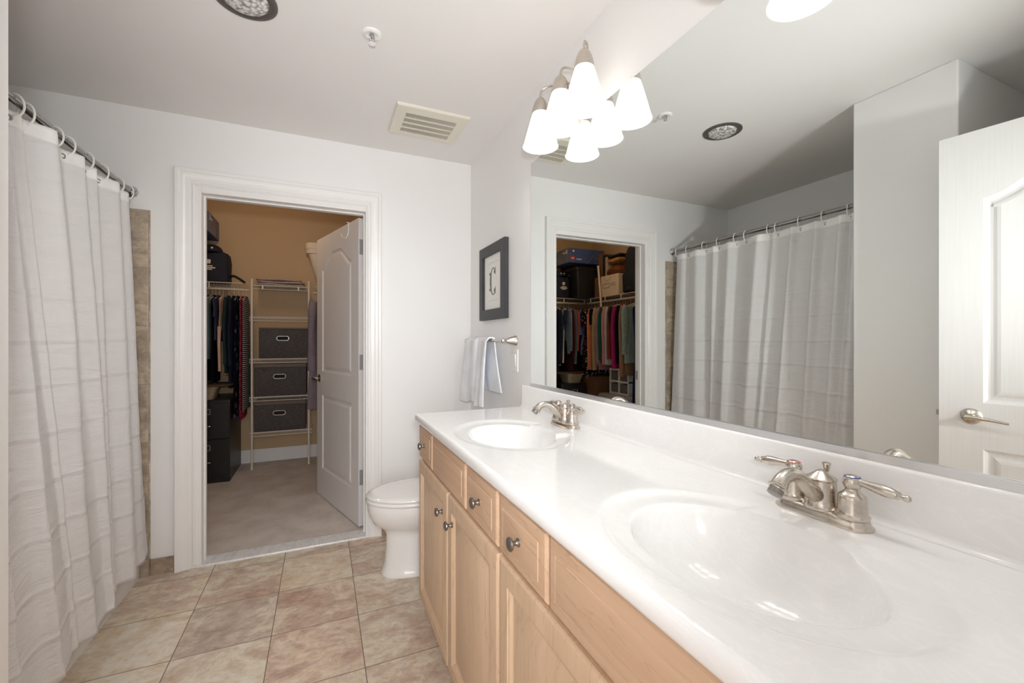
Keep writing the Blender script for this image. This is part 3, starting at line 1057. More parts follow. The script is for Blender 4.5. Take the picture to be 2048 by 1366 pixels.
for z in (1.700, 1.474):
    MB().box(XM - 0.0136, 2.29, z, XM - 0.0129, 2.455, z + 0.0008).build('rule_line', 'ink_grey', pic, smooth=False)

# ------------------------------------------------------------------ light switch
sw = thing('light_switch', 'white rocker light switch on the wall beside the mirror', 'switch', (XM, 2.079, 1.128))
o = MB().box(XM - 0.006, 2.043, 1.069, XM - 0.0002, 2.115, 1.188).build('cover_plate', 'white_plastic', sw, smooth=False, bevel=0.0025)
b = MB().box(XM - 0.0075, 2.062, 1.095, XM - 0.005, 2.096, 1.162)
b.add([(XM - 0.0075, 2.0645, 1.0975), (XM - 0.0075, 2.0935, 1.0975), (XM - 0.0115, 2.0935, 1.1595), (XM - 0.0115, 2.0645, 1.1595), (XM - 0.0075, 2.0645, 1.1595), (XM - 0.0075, 2.0935, 1.1595)],
      [(0, 1, 2, 3), (3, 2, 5, 4), (0, 3, 4), (1, 5, 2)])
b.build('rocker', 'white_plastic', sw, smooth=False)

# ------------------------------------------------------------------ toilet
toi = thing('toilet', 'white two-piece toilet with elongated bowl between vanity and back wall', 'toilet', (0.50, 2.36, 0))
YT = 2.360


def egg(xf, xb, w, z, n=40, p=2.0):
    """elongated outline, nose toward -x"""
    out = []
    xm = xf + (xb - xf) * 0.58
    for j in range(n):
        a = 2 * PI * j / n
        c, s_ = math.cos(a), math.sin(a)
        ca = math.copysign(abs(c) ** (2 / p), c)
        sa = math.copysign(abs(s_) ** (2 / p), s_)
        x = xm + ca * ((xb - xm) if c > 0 else (xm - xf))
        out.append((x, YT + sa * w, z))
    return out


b = MB()
b.loft([egg(0.290, 0.80, 0.118, 0.0, p=2.6), egg(0.288, 0.80, 0.119, 0.010, p=2.6), egg(0.297, 0.80, 0.114, 0.022, p=2.6), egg(0.306, 0.80, 0.108, 0.06, p=2.5), egg(0.313, 0.80, 0.103, 0.14, p=2.4),
        egg(0.314, 0.80, 0.103, 0.20, p=2.3), egg(0.306, 0.80, 0.108, 0.225), egg(0.284, 0.80, 0.124, 0.245), egg(0.250, 0.79, 0.152, 0.272), egg(0.232, 0.78, 0.170, 0.305), egg(0.222, 0.76, 0.180, 0.34), egg(0.219, 0.745, 0.184, 0.372), egg(0.222, 0.742, 0.182, 0.384), egg(0.24, 0.73, 0.165, 0.387)])
b.build('bowl', 'porcelain', toi, angle=60)
b = MB()
b.loft([egg(0.218, 0.70, 0.183, 0.388), egg(0.212, 0.70, 0.188, 0.391), egg(0.210, 0.70, 0.189, 0.400), egg(0.214, 0.70, 0.187, 0.406), egg(0.226, 0.69, 0.176, 0.408)])
b.build('seat', 'porcelain', toi, angle=60)
b = MB()
b.loft([egg(0.222, 0.70, 0.179, 0.4095), egg(0.214, 0.70, 0.186, 0.412), egg(0.211, 0.70, 0.188, 0.419), egg(0.218, 0.70, 0.183, 0.426), egg(0.25, 0.69, 0.156, 0.431), egg(0.33, 0.66, 0.09, 0.4335), egg(0.42, 0.60, 0.03, 0.434)])
b.build('lid', 'porcelain', toi, angle=60)
b = MB()


def tank(hx, hy, z, cx=0.83):
    return [(cx + x, YT + y, z) for x, y in rrect(hx, hy, 0.03)]


b.loft([tank(0.085, 0.19, 0.385), tank(0.088, 0.195, 0.40), tank(0.094, 0.21, 0.60), tank(0.097, 0.218, 0.735)])
b.build('tank', 'porcelain', toi)
b = MB()
b.loft([tank(0.100, 0.224, 0.736), tank(0.106, 0.230, 0.740), tank(0.106, 0.230, 0.755), tank(0.100, 0.224, 0.764), tank(0.085, 0.20, 0.767)])
b.build('tank_lid', 'porcelain', toi)
b = MB().lathe([(0.010, 0), (0.010, 0.008), (0.006, 0.012)], rotT((0.7345, YT + 0.15, 0.68), (-1, 0, 0)), 16)
b.tube([(0.725, YT + 0.15, 0.68), (0.720, YT + 0.09, 0.675)], [0.005, 0.007], 10)
b.build('flush_lever', 'chrome', toi)

# ------------------------------------------------------------------ bathtub
tub = thing('bathtub', 'white alcove bathtub behind the shower curtain', 'bathtub', (-1.21, 2.07, 0))
b = MB()
tx0, tx1, ty0, ty1 = XL + 0.0135, -0.866, 1.3155, YB - 0.0145
oc = ((tx0 + tx1) / 2, (ty0 + ty1) / 2)


def tr_(hx, hy, r, z):
    return [(oc[0] + x, oc[1] + y, z) for x, y in rrect(hx, hy, r, 5)]


hx, hy = (tx1 - tx0) / 2, (ty1 - ty0) / 2
b.loft([tr_(hx, hy, 0.004, 0), tr_(hx, hy, 0.004, 0.36), tr_(hx - 0.004, hy - 0.004, 0.006, 0.375), tr_(hx - 0.012, hy - 0.012, 0.01, 0.38),
        tr_(hx - 0.065, hy - 0.09, 0.12, 0.378), tr_(hx - 0.085, hy - 0.11, 0.13, 0.36), tr_(hx - 0.11, hy - 0.15, 0.13, 0.20), tr_(hx - 0.15, hy - 0.22, 0.13, 0.09), tr_(hx - 0.2, hy - 0.30, 0.1, 0.075)])
b.build('shell', 'acrylic', tub, angle=50)
MB().lathe([(0.024, 0), (0.024, 0.003), (0.01, 0.004)], Matrix.Translation((oc[0], 1.68, 0.0755)), 20).build('drain', 'chrome', tub)

# ------------------------------------------------------------------ curtain rod, rings, curtain
RX, RZ = -0.900, 2.006
rod = thing('curtain_rod', 'steel shower curtain rod with round wall flanges', 'curtain rod', (RX, 2.07, RZ))
MB().tube([(RX, 1.3145, RZ), (RX, YB - 0.001, RZ)], 0.0125, 20).build('tube', 'rod_steel', rod)
MB().lathe([(0.029, 0), (0.029, 0.006), (0.022, 0.012), (0.0165, 0.026), (0.0145, 0.028)], rotT((RX, YB - 0.0005, RZ), (0, -1, 0)), 28).build('flange', 'chrome', rod)
MB().lathe([(0.029, 0), (0.029, 0.006), (0.022, 0.012), (0.0165, 0.026), (0.0145, 0.028)], rotT((RX, 1.3020, RZ), (0, 1, 0)), 28).build('flange', 'chrome', rod)

RINGS = [2.755, 2.645, 2.474, 2.345, 2.191, 2.110, 1.941, 1.880, 1.735, 1.590, 1.456, 1.372]
ordn = ['nearest the back wall', 'second from the back wall', 'third from the back wall', 'fourth from the back wall', 'fifth from the back wall', 'sixth from the back wall',
        'seventh from the back wall', 'sixth from the partition end', 'fifth from the partition end', 'fourth from the partition end', 'third from the partition end', 'last before the partition']
# plan of the hem, from the partition to the back wall: pinned at the rings, folded toward the room between them
TOPP = [(-0.902, 1.335)]
for y in (1.372, 1.456, 1.590, 1.735):
    TOPP += [(-0.906, y), (-0.862, y + 0.034), (-0.884, y + 0.066)]
TOPP += [(-0.907, 1.880), (-0.888, 1.905), (-0.907, 1.941), (-0.840, 1.985), (-0.872, 2.055), (-0.905, 2.120), (-0.907, 2.191), (-0.860, 2.232), (-0.893, 2.290), (-0.906, 2.345), (-0.876, 2.380),
         (-0.908, 2.425), (-0.905, 2.474), (-0.852, 2.525), (-0.884, 2.595), (-0.905, 2.645), (-0.872, 2.690), (-0.899, 2.768)]
ZTOP, ZBOT = 1.964, 0.145


def lerp_tab(tab, x):
    for (a, va), (b_, vb) in zip(tab, tab[1:]):
        if x <= b_:
            return va + (vb - va) * max(0.0, (x - a) / (b_ - a))
    return tab[-1][1]


PLAN = smooth_path([(x, y, 0) for x, y in TOPP], 9)
NU, NV = len(PLAN) - 1, 110


def curtain_pt(j, t):
    """j: sample along the hem, t: 0 top .. 1 bottom"""
    px, py = PLAN[j].x, PLAN[j].y
    fold = px + 0.889
    base = lerp_tab([(1.3, -0.775), (2.07, -0.778), (2.25, -0.792), (2.45, -0.806), (2.79, -0.810)], py)
    shift = lerp_tab([(1.3, 0.03), (1.60, 0.05), (1.985, 0.085), (2.235, 0.015), (2.53, -0.05), (2.765, 0.022)], py)
    w = t
    k_ = 1 - 0.45 * sstep(0.25, 0.95, t)
    x = (-0.889 + fold * k_) * (1 - w) + (base + fold * k_) * w
    x += 0.010 * sstep(0.1, 0.8, t) * math.sin(py * 17 + 1.0 + 1.2 * t) + 0.0016 * math.sin(t * 47 + py * 20) * t
    y = py + shift * w
    hem = 0.014 * math.sin(py * 11) * t
    return (x, y, ZTOP + (ZBOT - ZTOP) * t - 0.10 * fold * (1 - t) + hem)


cur = thing('shower_curtain', 'white fabric shower curtain hanging in pleats with packing creases', 'shower curtain', (RX, 2.07, 0.1))
grid = [[curtain_pt(j, i / NV) for j in range(NU + 1)] for i in range(NV + 1)]
c_ = MB().loft(grid, (False, False), close=False).build('cloth', 'curtain_cloth', cur, angle=75)
md = c_.modifiers.new('thickness', 'SOLIDIFY')
md.thickness = 0.0012
band = [[(p[0] + 0.0012, p[1], p[2]) for p in (curtain_pt(j, 0.028 * i / 4) for j in range(NU + 1))] for i in range(5)]
fabric('hem_white', (244, 243, 242))
hb = MB().loft(band, (False, False), close=False).build('hem_band', 'hem_white', cur, angle=75)
md = hb.modifiers.new('thickness', 'SOLIDIFY')
md.thickness = 0.001
ring0 = None
for i, y in enumerate(RINGS):
    p = Vector(curtain_pt(min(range(NU + 1), key=lambda q: (PLAN[q].y - y) ** 2 + 4 * (PLAN[q].x + 0.907) ** 2), 0.014))
    # grommet in the hem
    MB().lathe([(0.0055, -0.002), (0.0105, -0.002), (0.0105, 0.002), (0.0055, 0.002), (0.0055, -0.002)], rotT(p + Vector((0.001, 0, 0)), (0.86, -0.5, 0)), 16, caps=(False, False)).build('grommet', 'pewter', cur)
    pts = []
    for q in range(25):
        a = 2 * PI * q / 24 * 0.985 - PI / 2
        rz = 0.036
        pts.append((RX + 0.024 * math.cos(a) + 0.004, 0, RZ - 0.020 + rz * math.sin(a)))
    lab = 'white plastic curtain ring on the shower rod, ' + ordn[i]
    if ring0 is None:
        ring0 = MB().tube(pts, 0.0032, 8).build('curtain_ring', 'white_plastic', None, (RX, 0, RZ))
        r = ring0
    else:
        r = ring0.copy()
        COL.objects.link(r)
    r.location = (RX, y + 0.012, RZ)
    r.rotation_euler = (0, 0, math.radians(random.uniform(-14, 14)))
    tag(r, lab, 'curtain ring', 'curtain rings on the shower rod')

# ------------------------------------------------------------------ closet: wire shelving
ZS = 1.775      # shelf deck height
XCL = XL - 0.01  # closet left wall face


def wire_deck(b, x0, x1, y0, y1, z, along, pitch=0.0254):
    """deck wires running across, carried on rails running along"""
    if along == 'x':
        n = int((x1 - x0) / pitch)
        for i in range(n + 1):
            x = x0 + (x1 - x0) * i / n
            b.bar((x, y0, z), (x, y1, z), 0.0014)
        for y in (y0, y0 + (y1 - y0) * 0.5, y1 - 0.004):
            b.bar((x0, y, z - 0.003), (x1, y, z - 0.003), 0.0026)
    else:
        n = int((y1 - y0) / pitch)
        for i in range(n + 1):
            y = y0 + (y1 - y0) * i / n
            b.bar((x0, y, z), (x1, y, z), 0.0014)
        for x in (x0 + 0.004, x0 + (x1 - x0) * 0.5, x1):
            b.bar((x, y0, z - 0.003), (x, y1, z - 0.003), 0.0026)


sb = thing('wire_shelf', 'white wire shelf on the closet back wall left of the tower', 'shelf', (-1.1, YC, ZS))
b = MB()
wire_deck(b, XCL + 0.002, -0.672, 4.722, YC - 0.002, ZS, 'x')
b.build('deck', 'wire_white', sb, smooth=False)
b = MB()
XEND = -0.70
b.bar((-1.27, 4.720, ZS), (XEND + 0.02, 4.720, ZS), 0.0034)
b.bar((-1.27, 4.720, ZS - 0.052), (XEND + 0.02, 4.720, ZS - 0.052), 0.0034)
x = -1.25
while x < XEND + 0.03:
    b.box(x - 0.005, 4.717, ZS - 0.052, x + 0.005, 4.723, ZS)
    x += 0.305
b.build('front_lip', 'wire_white', sb, smooth=False)
MB().tube([(-1.27, 4.745, ZS - 0.060), (-0.630, 4.745, ZS - 0.060)], 0.006, 8).build('hang_rail', 'wire_white', sb)

sr = thing('wire_shelf', 'short white wire shelf right of the tower, behind the closet door', 'shelf', (0.4, YC, ZS))
b = MB()
wire_deck(b, -0.082, 0.90, 4.722, YC - 0.002, ZS, 'x')
b.build('deck', 'wire_white', sr, smooth=False)
MB().tube([(-0.080, 4.745, ZS - 0.060), (0.88, 4.745, ZS - 0.060)], 0.006, 8).build('hang_rail', 'wire_white', sr)

sl = thing('wire_shelf', 'white wire closet shelf along the closet left wall, seen in the mirror', 'shelf', (XCL, 4.0, ZS))
b = MB()
wire_deck(b, XCL + 0.002, -1.290, 3.05, 4.715, ZS, 'y')
b.build('deck', 'wire_white', sl, smooth=False)
b = MB()
b.bar((-1.288, 3.05, ZS), (-1.288, 4.715, ZS), 0.0034)
b.bar((-1.288, 3.05, ZS - 0.052), (-1.288, 4.715, ZS - 0.052), 0.0034)
y = 3.10
while y < 4.7:
    b.box(-1.291, y - 0.005, ZS - 0.052, -1.285, y + 0.005, ZS)
    y += 0.305
b.build('front_lip', 'wire_white', sl, smooth=False)
MB().tube([(-1.313, 3.05, ZS - 0.060), (-1.313, 4.735, ZS - 0.060)], 0.006, 8).build('hang_rail', 'wire_white', sl)

# pole standing up out of the left shelf
b = MB().tube([(-1.268, 4.372, 1.655), (-1.268, 4.436, 2.160)], 0.013, 14)
b.lathe([(0.0155, -0.012), (0.0155, 0.004), (0.010, 0.008)], rotT((-1.268, 4.436, 2.160), (0, 0.125, 1)), 16)
tag(b.build('shelf_pole', 'cream_plastic', None, (-1.268, 4.372, 1.655)), 'cream pole leaning in front of the printed carton', 'pole')

# shelving tower
tw_ = thing('shelf_tower', 'tall white wire shelving tower holding the grey fabric bins', 'shelving', (-0.36, 4.87, 0))
for x in (-0.608, -0.117):
    b = MB().tube([(x, 4.730, 0.004), (x, 4.730, 1.826)], 0.0095, 12)
    b.lathe([(0.0115, 0), (0.0115, 0.02), (0.0095, 0.024)], Matrix.Translation((x, 4.730, 0.004)), 12)
    b.build('post', 'wire_white', tw_)
SHELVES = [1.768, 1.462, 1.058, 0.692, 0.352]
for i, z in enumerate(SHELVES):
    b = MB()
    xa, xb = (-0.598, -0.127) if i == 0 else (-0.628, -0.090)
    wire_deck(b, xa, xb, 4.745, YC - 0.003, z - 0.004, 'x')
    b.bar((xa, 4.742, z), (xb, 4.742, z), 0.0036)
    b.bar((xa, 4.742, z - 0.038), (xb, 4.742, z - 0.038), 0.0036)
    if i == 0:
        for x in (-0.52, -0.21):
            b.box(x - 0.006, 4.739, z - 0.038, x + 0.006, 4.745, z)
    else:
        n = int((xb - xa) / 0.0127)
        for q in range(n + 1):
            x = xa + (xb - xa) * q / n
            b.bar((x, 4.742, z - 0.038), (x, 4.742, z), 0.0014)
    b.build('shelf', 'wire_white', tw_, smooth=False)

# folded blanket on the tower
b = MB()
for k_, (z0, x0, x1) in enumerate(((1.770, -0.585, -0.150), (1.795, -0.575, -0.160), (1.820, -0.580, -0.185))):
    rings = []
    for q in range(25):
        t = q / 24
        x = x0 + (x1 - x0) * t
        e = min(1, 3.5 * math.sqrt(max(0, t * (1 - t)))) * 0.95 + 0.05
        hz = 0.0120 * e
        zc = z0 + 0.0125 + 0.003 * math.sin(t * 7 + k_ * 2)
        rings.append([(x, 4.875 + 0.128 * (abs(math.cos(a)) ** 0.5) * (1 if math.cos(a) > 0 else -1), zc + hz * math.sin(a)) for a in [2 * PI * j / 20 for j in range(20)]])
    b.loft(rings)
tag(b.build('folded_blanket', 'blanket', None, (-0.36, 4.875, 1.77), angle=70), 'folded taupe marl blanket on top of the shelving tower', 'blanket')


# fabric storage bins
def make_bin(x0, x1, z0, z1, ypos, label, lid):
    f = thing('storage_bin', label, 'storage bin', ((x0 + x1) / 2, ypos + 0.13, z0), 0, 'grey fabric bins in the shelving tower')
    cx, cy = (x0 + x1) / 2, ypos + 0.128
    hx, hy = (x1 - x0) / 2, 0.128

    def rg(e, z):
        return [(cx + a, cy + c, z) for a, c in rrect(hx + e, hy + e, 0.012, 3)]
    zl = z1 - lid
    b = MB().loft([rg(-0.004, z0), rg(0, z0 + 0.006), rg(0.001, zl - 0.02), rg(-0.004, zl - 0.003)])
    b.build('box', 'bin_fabric', f)
    MB().loft([rg(-0.003, zl - 0.003), rg(0.004, zl), rg(0.004, z1 - 0.004), rg(-0.002, z1)]).build('lid', 'bin_lid_grey', f)
    zc = z0 + (zl - z0) * 0.68
    hxc = cx - 0.01
    yy = ypos - 0.001

    def stad(a, r, y):
        return [(hxc + math.cos(q) * r + (a if math.cos(q) > 0 else -a), y, zc + math.sin(q) * r) for q in [2 * PI * j / 32 + 0.001 for j in range(32)]]
    hnd = MB().loft([stad(0.032, 0.0245, yy), stad(0.032, 0.0245, yy - 0.004), stad(0.032, 0.0165, yy - 0.004), stad(0.032, 0.0165, yy + 0.001)], (False, False)).build('handle_ring', 'chrome', f)
    MB().loft([stad(0.031, 0.0166, yy - 0.0004), stad(0.031, 0.0166, yy - 0.0012)]).build('handle_hole', 'dark_gap', hnd)
    return f


make_bin(-0.552, -0.125, 1.060, 1.362, 4.752, 'grey fabric bin on the upper shelf of the tower', 0.012)
make_bin(-0.592, -0.140, 0.694, 1.012, 4.752, 'grey fabric bin in the middle of the tower stack', 0.036)
make_bin(-0.592, -0.145, 0.354, 0.646, 4.752, 'grey fabric bin on the lowest shelf of the tower', 0.034)

# white tapered tote on the shelf behind the door
tt = thing('waste_bin', 'cream tapered bin with lid on the shelf behind the closet door', 'bin', (0.12, 4.86, ZS + 0.002))


def tp(h, hy, z):
    return [(0.12 + a, 4.862 + c, z) for a, c in rrect(h, hy, 0.05, 5)]


MB().loft([tp(0.150, 0.10, ZS + 0.002), tp(0.236, 0.137, 2.085), tp(0.245, 0.140, 2.105), tp(0.264, 0.148, 2.108), tp(0.266, 0.149, 2.150)]).build('bucket', 'cream_plastic', tt)
MB().loft([tp(0.268, 0.150, 2.1505), tp(0.272, 0.152, 2.158), tp(0.272, 0.152, 2.205), tp(0.262, 0.146, 2.216)]).build('lid', 'cream_plastic', tt)

# ------------------------------------------------------------------ things on the back and left shelves
# navy bag with a printed emblem and three lines of lettering too small to read
nb = thing('navy_bag', 'navy cooler bag with pale emblem on the closet back shelf', 'bag', (-0.93, 4.84, ZS + 0.002))


def bx(cx, cy, hx, hy, z, r=0.03):
    return [(cx + a, cy + c, z) for a, c in rrect(hx, hy, r, 5)]


BXc = -0.925
MB().loft([bx(BXc, 4.85, 0.118, 0.10, ZS + 0.003), bx(BXc, 4.85, 0.124, 0.106, ZS + 0.03), bx(BXc, 4.85, 0.122, 0.104, ZS + 0.10), bx(BXc, 4.85, 0.126, 0.106, ZS + 0.20), bx(BXc, 4.85, 0.116, 0.096, ZS + 0.275), bx(BXc, 4.85, 0.09, 0.07, ZS + 0.29)]).build('body', 'navy_nylon', nb)
MB().tube(smooth_path([(-0.805, 4.83, ZS + 0.06), (-0.77, 4.80, ZS + 0.075), (-0.72, 4.78, ZS + 0.05), (-0.67, 4.765, ZS + 0.012)]), 0.011, 8).build('strap', 'black_nylon', nb)
b = MB()
ex, ez, ey = -0.955, ZS + 0.190, 4.7425
b.add([(ex + q[0], ey, ez + q[1]) for q in ((-0.020, 0.012), (-0.012, 0.022), (0.0, 0.019), (0.012, 0.022), (0.020, 0.012), (0.018, -0.006), (0.012, -0.022), (0.006, -0.022), (0.0, -0.010), (-0.006, -0.022), (-0.012, -0.022), (-0.018, -0.006))],
      [tuple(range(12))])
for (dx, z, hw) in ((-0.005, -0.040, 0.038), (0.0, -0.056, 0.054), (-0.002, -0.071, 0.030)):
    b.box(ex + dx - hw, ey - 0.0006, ez + z - 0.005, ex + dx + hw, ey + 0.0004, ez + z + 0.005)
b.build('emblem', 'pale_print', nb, smooth=False)
# cap resting on the bag
cp = thing('baseball_cap', 'dark blue baseball cap lying on the navy bag', 'cap', (-0.93, 4.85, ZS + 0.29))
rings = []
for q in range(9):
    a = PI / 2 * q / 8
    rings.append([(-0.945 + 0.088 * math.cos(a) * math.cos(w), 4.85 + 0.085 * math.cos(a) * math.sin(w), ZS + 0.291 + 0.078 * math.sin(a)) for w in [2 * PI * j / 28 for j in range(28)]])
MB().loft(rings).build('crown', 'navy_nylon', cp)
b = MB()
top_, bot_ = [], []
for q in range(21):
    w = PI + PI * q / 20
    top_.append((-0.945 + 0.088 * math.cos(w), 4.85 + 0.085 * math.sin(w), ZS + 0.297))
    bot_.append((-0.945 + 0.082 * math.cos(w), 4.85 + 0.140 * math.sin(w), ZS + 0.290))
b.loft([top_, bot_, [(p[0], p[1], p[2] - 0.003) for p in bot_], [(p[0], p[1], p[2] - 0.003) for p in top_]], (False, False), close=False)
b.build('visor', 'black_nylon', cp)
for dx in (-0.035, 0.012):
    MB().lathe([(0.010, 0), (0.007, 0.003)], rotT((-0.945 + dx, 4.7725, ZS + 0.325), (0, -1, 0.35)), 12).build('badge', 'pale_print', cp)
# black tote, its lid, and the blue set box on top
to = thing('storage_tote', 'tall black plastic storage tote in the closet corner shelf', 'tote', (-1.245, 4.80, ZS + 0.002))
TXc, TYc = -1.245, 4.790
MB().loft([bx(TXc, TYc, 0.145, 0.155, ZS + 0.003), bx(TXc, TYc, 0.150, 0.160, ZS + 0.02), bx(TXc, TYc, 0.185, 0.195, 2.125), bx(TXc, TYc, 0.198, 0.205, 2.128), bx(TXc, TYc, 0.198, 0.205, 2.150)]).build('bucket', 'black_plastic', to)
MB().loft([bx(TXc, TYc, 0.200, 0.207, 2.151), bx(TXc, TYc, 0.202, 0.209, 2.165), bx(TXc, TYc, 0.196, 0.203, 2.172)]).build('lid', 'black_plastic', to)
b = MB()
b.box(TXc + 0.187, TYc - 0.05, 2.06, TXc + 0.212, TYc + 0.05, 2.10)
b.build('grip', 'black_plastic', to, bevel=0.006)

bb = thing('set_box', 'large flat blue cardboard box with red square logo on the black tote', 'box', (-1.2, 4.75, 2.173))
# local frame: the +x side and the -y face are the two printed faces
bxl, bxr, byf, byb, bz0, bz1 = -1.44, -0.917, 4.545, 4.985, 2.2050, 2.385
MB().box(bxl, byf, bz0, bxr, byb, bz1).build('carton', 'box_blue', bb, smooth=False, bevel=0.002)
MB().box(bxr - 0.0002, byf + 0.012, bz0 + 0.004, bxr + 0.0008, byb - 0.003, bz1 - 0.004).build('side_print', 'box_side', bb, smooth=False)
MB().box(bxr - 0.075, byf - 0.0010, bz0 + 0.030, bxr - 0.025, byf + 0.0005, bz0 + 0.080).build('logo', 'box_red', bb, smooth=False)
lg = bpy.data.objects['logo']
for q in range(4):
    MB().box(bxr - 0.069 + q * 0.0105, byf - 0.0016, bz0 + 0.047, bxr - 0.0615 + q * 0.0105, byf - 0.0009, bz0 + 0.062).build('letter', 'pale_print', lg, smooth=False)
MB().tube([(bxr - 0.18 + 0.006 * q, byf - 0.001, bz0 + 0.046 + 0.010 * math.sin(q * 2.1)) for q in range(14)], 0.003, 6).build('wordmark', 'pale_print', bb, smooth=False)
MB().lathe([(0.013, 0), (0.013, 0.001)], rotT((bxr - 0.06, byf - 0.0004, bz0 + 0.145), (0, -1, 0)), 16).build('round_mark', 'pale_print', bb, smooth=False)
MB().box(bxr + 0.0006, byf + 0.05, bz0 + 0.115, bxr + 0.0012, byf + 0.075, bz0 + 0.160).build('side_mark', 'pale_print', bb, smooth=False)
MB().box(bxr + 0.0006, byf + 0.085, bz0 + 0.125, bxr + 0.0012, byf + 0.16, bz0 + 0.140).build('side_mark', 'pale_print', bb, smooth=False)
# grey mountain outline along the print
b = MB()
b.tube([(bxl + 0.02 + 0.03 * q, byf - 0.0008, bz0 + 0.05 + 0.03 * math.sin(q * 1.3) + 0.012 * q * (1 if q < 6 else -0.3)) for q in range(9)], 0.004, 6)
b.build('artwork', 'box_side', bb, smooth=False)
# a low black bag between tote lid and box
tag(MB().loft([bx(-1.22, 4.78, 0.17, 0.17, 2.1735), bx(-1.22, 4.78, 0.185, 0.185, 2.18), bx(-1.22, 4.78, 0.185, 0.185, 2.198), bx(-1.22, 4.78, 0.17, 0.17, 2.204)]).build('garment_bag', 'black_nylon', None, (-1.22, 4.78, 2.173)),
    'flat black cloth bag pressed between the tote lid and blue box', 'bag')

# books and small boxes stacked beyond the blue box
for i, (y0, y1, z1, mt, nm, lab) in enumerate(((4.455, 4.535, 2.33, 'carton_brown', 'small_box', 'brown box standing beside the blue box on the left shelf'),
                                              (4.395, 4.435, 2.30, 'cabinet_black', 'binder', 'black binder standing beside the brown box on the left shelf'),
                                              (4.345, 4.390, 2.27, 'basket_beige', 'small_box', 'beige box standing beside the black binder on the left shelf'))):
    tag(MB().box(-1.56, y0, 2.0312, -1.34, y1, z1).build(nm, mt, None, (-1.45, (y0 + y1) / 2, 2.0312), smooth=False, bevel=0.003), lab, 'box')
# printed carton on the left shelf
ct = thing('carton', 'cream printed carton on the left closet shelf beside the backpack', 'box', (-1.43, 4.26, ZS + 0.002))
cy0, cy1, cz0, cz1 = 4.085, 4.560, ZS + 0.003, 2.030
MB().box(-1.575, cy0, cz0, -1.305, cy1, cz1).build('box', 'carton_cream', ct, smooth=False, bevel=0.003)
MB().box(-1.575, cy1 - 0.13, cz0 + 0.001, -1.3042, cy1 + 0.0006, cz1 - 0.001).build('brown_panel', 'carton_brown', ct, smooth=False)
b = MB()
xx = -1.3045
ly = 4.335
b.tube([(xx, ly - 0.075, 1.880), (xx, ly + 0.045, 1.880), (xx, ly + 0.055, 1.905), (xx, ly + 0.045, 1.930), (xx, ly - 0.075, 1.930), (xx, ly - 0.085, 1.905), (xx, ly - 0.075, 1.880)], 0.003, 6)
b.box(xx - 0.001, ly - 0.19, 1.90, xx + 0.001, ly - 0.105, 1.906)
b.box(xx - 0.001, ly - 0.19, 1.922, xx + 0.001, ly - 0.105, 1.928)
b.tube([(xx, 4.30 - 0.065 * math.cos(q * PI / 10), 2.015 - 0.05 * math.sin(q * PI / 10)) for q in range(11)], 0.002, 6)
b.build('print_mark', 'logo_blue', ct, smooth=False)
# leather bag and furry bundle on the carton
b = MB()
rings = []
for q in range(15):
    t = q / 14
    y = 4.095 + 0.235 * t
    h = 0.030 + 0.035 * math.sin(PI * t) ** 0.6
    rings.append([(-1.43 + 0.115 * math.cos(w), y, 2.031 + h * (1 + 0.95 * math.sin(w)) + 0.004 * math.sin(7 * w + q)) for w in [2 * PI * j / 24 for j in range(24)]])
b.loft(rings)
tag(b.build('leather_bag', 'leather_brown', None, (-1.43, 4.21, 2.032)), 'brown leather bag slumped on the cream carton', 'bag')
b = MB()
rings = []
random.seed(3)
for q in range(19):
    t = q / 18
    y = 4.085 + 0.24 * t
    h = 0.010 + 0.028 * math.sin(PI * t) ** 0.5
    rings.append([(-1.41 + 0.09 * math.cos(w) + random.uniform(-.006, .006), y, 2.204 + h * math.sin(w) + random.uniform(-.005, .005)) for w in [2 * PI * j / 24 for j in range(24)]])
b.loft(rings)
tag(b.build('fur_scarf', 'fur_orange', None, (-1.41, 4.2, 2.14), angle=80), 'tawny fur scarf lying on the brown leather bag', 'scarf')
tag(MB().box(-1.50, 4.085, 2.248, -1.33, 4.335, 2.272).build('umbrella_case', 'black_nylon', None, (-1.42, 4.2, 2.248), smooth=False, bevel=0.01), 'slim black case lying across the tawny fur scarf', 'case')
# black backpack
bp = thing('backpack', 'tall black backpack on the left closet shelf beside the cream carton', 'backpack', (-1.44, 3.85, ZS + 0.002))


def bpk(hx, hy, z, cx=-1.44, cy=3.86):
    return [(cx + a, cy + c, z) for a, c in rrect(hx, hy, 0.06, 5)]


MB().loft([bpk(0.11, 0.17, ZS + 0.003), bpk(0.125, 0.195, ZS + 0.03), bpk(0.13, 0.20, ZS + 0.22), bpk(0.122, 0.175, ZS + 0.25), bpk(0.12, 0.165, ZS + 0.30), bpk(0.118, 0.16, ZS + 0.45), bpk(0.10, 0.135, ZS + 0.53), bpk(0.06, 0.09, ZS + 0.565)]).build('body', 'black_nylon', bp)
b = MB()
b.loft([[(-1.318 + a * 0.3, 3.86 + c, z) for a, c in rrect(0.06, h_, 0.03, 4)] for h_, z in ((0.13, ZS + 0.03), (0.15, ZS + 0.05), (0.15, ZS + 0.19), (0.12, ZS + 0.21))])
b.build('pocket', 'black_nylon', bp)
for y, z in ((3.99, ZS + 0.255), (3.80, ZS + 0.30), (3.90, ZS + 0.06)):
    MB().lathe([(0.008, 0), (0.008, 0.006), (0.004, 0.008)], rotT((-1.305 if z < ZS + 0.2 else -1.318, y, z), (1, 0, 0)), 10).build('zip_pull', 'chrome', bp)


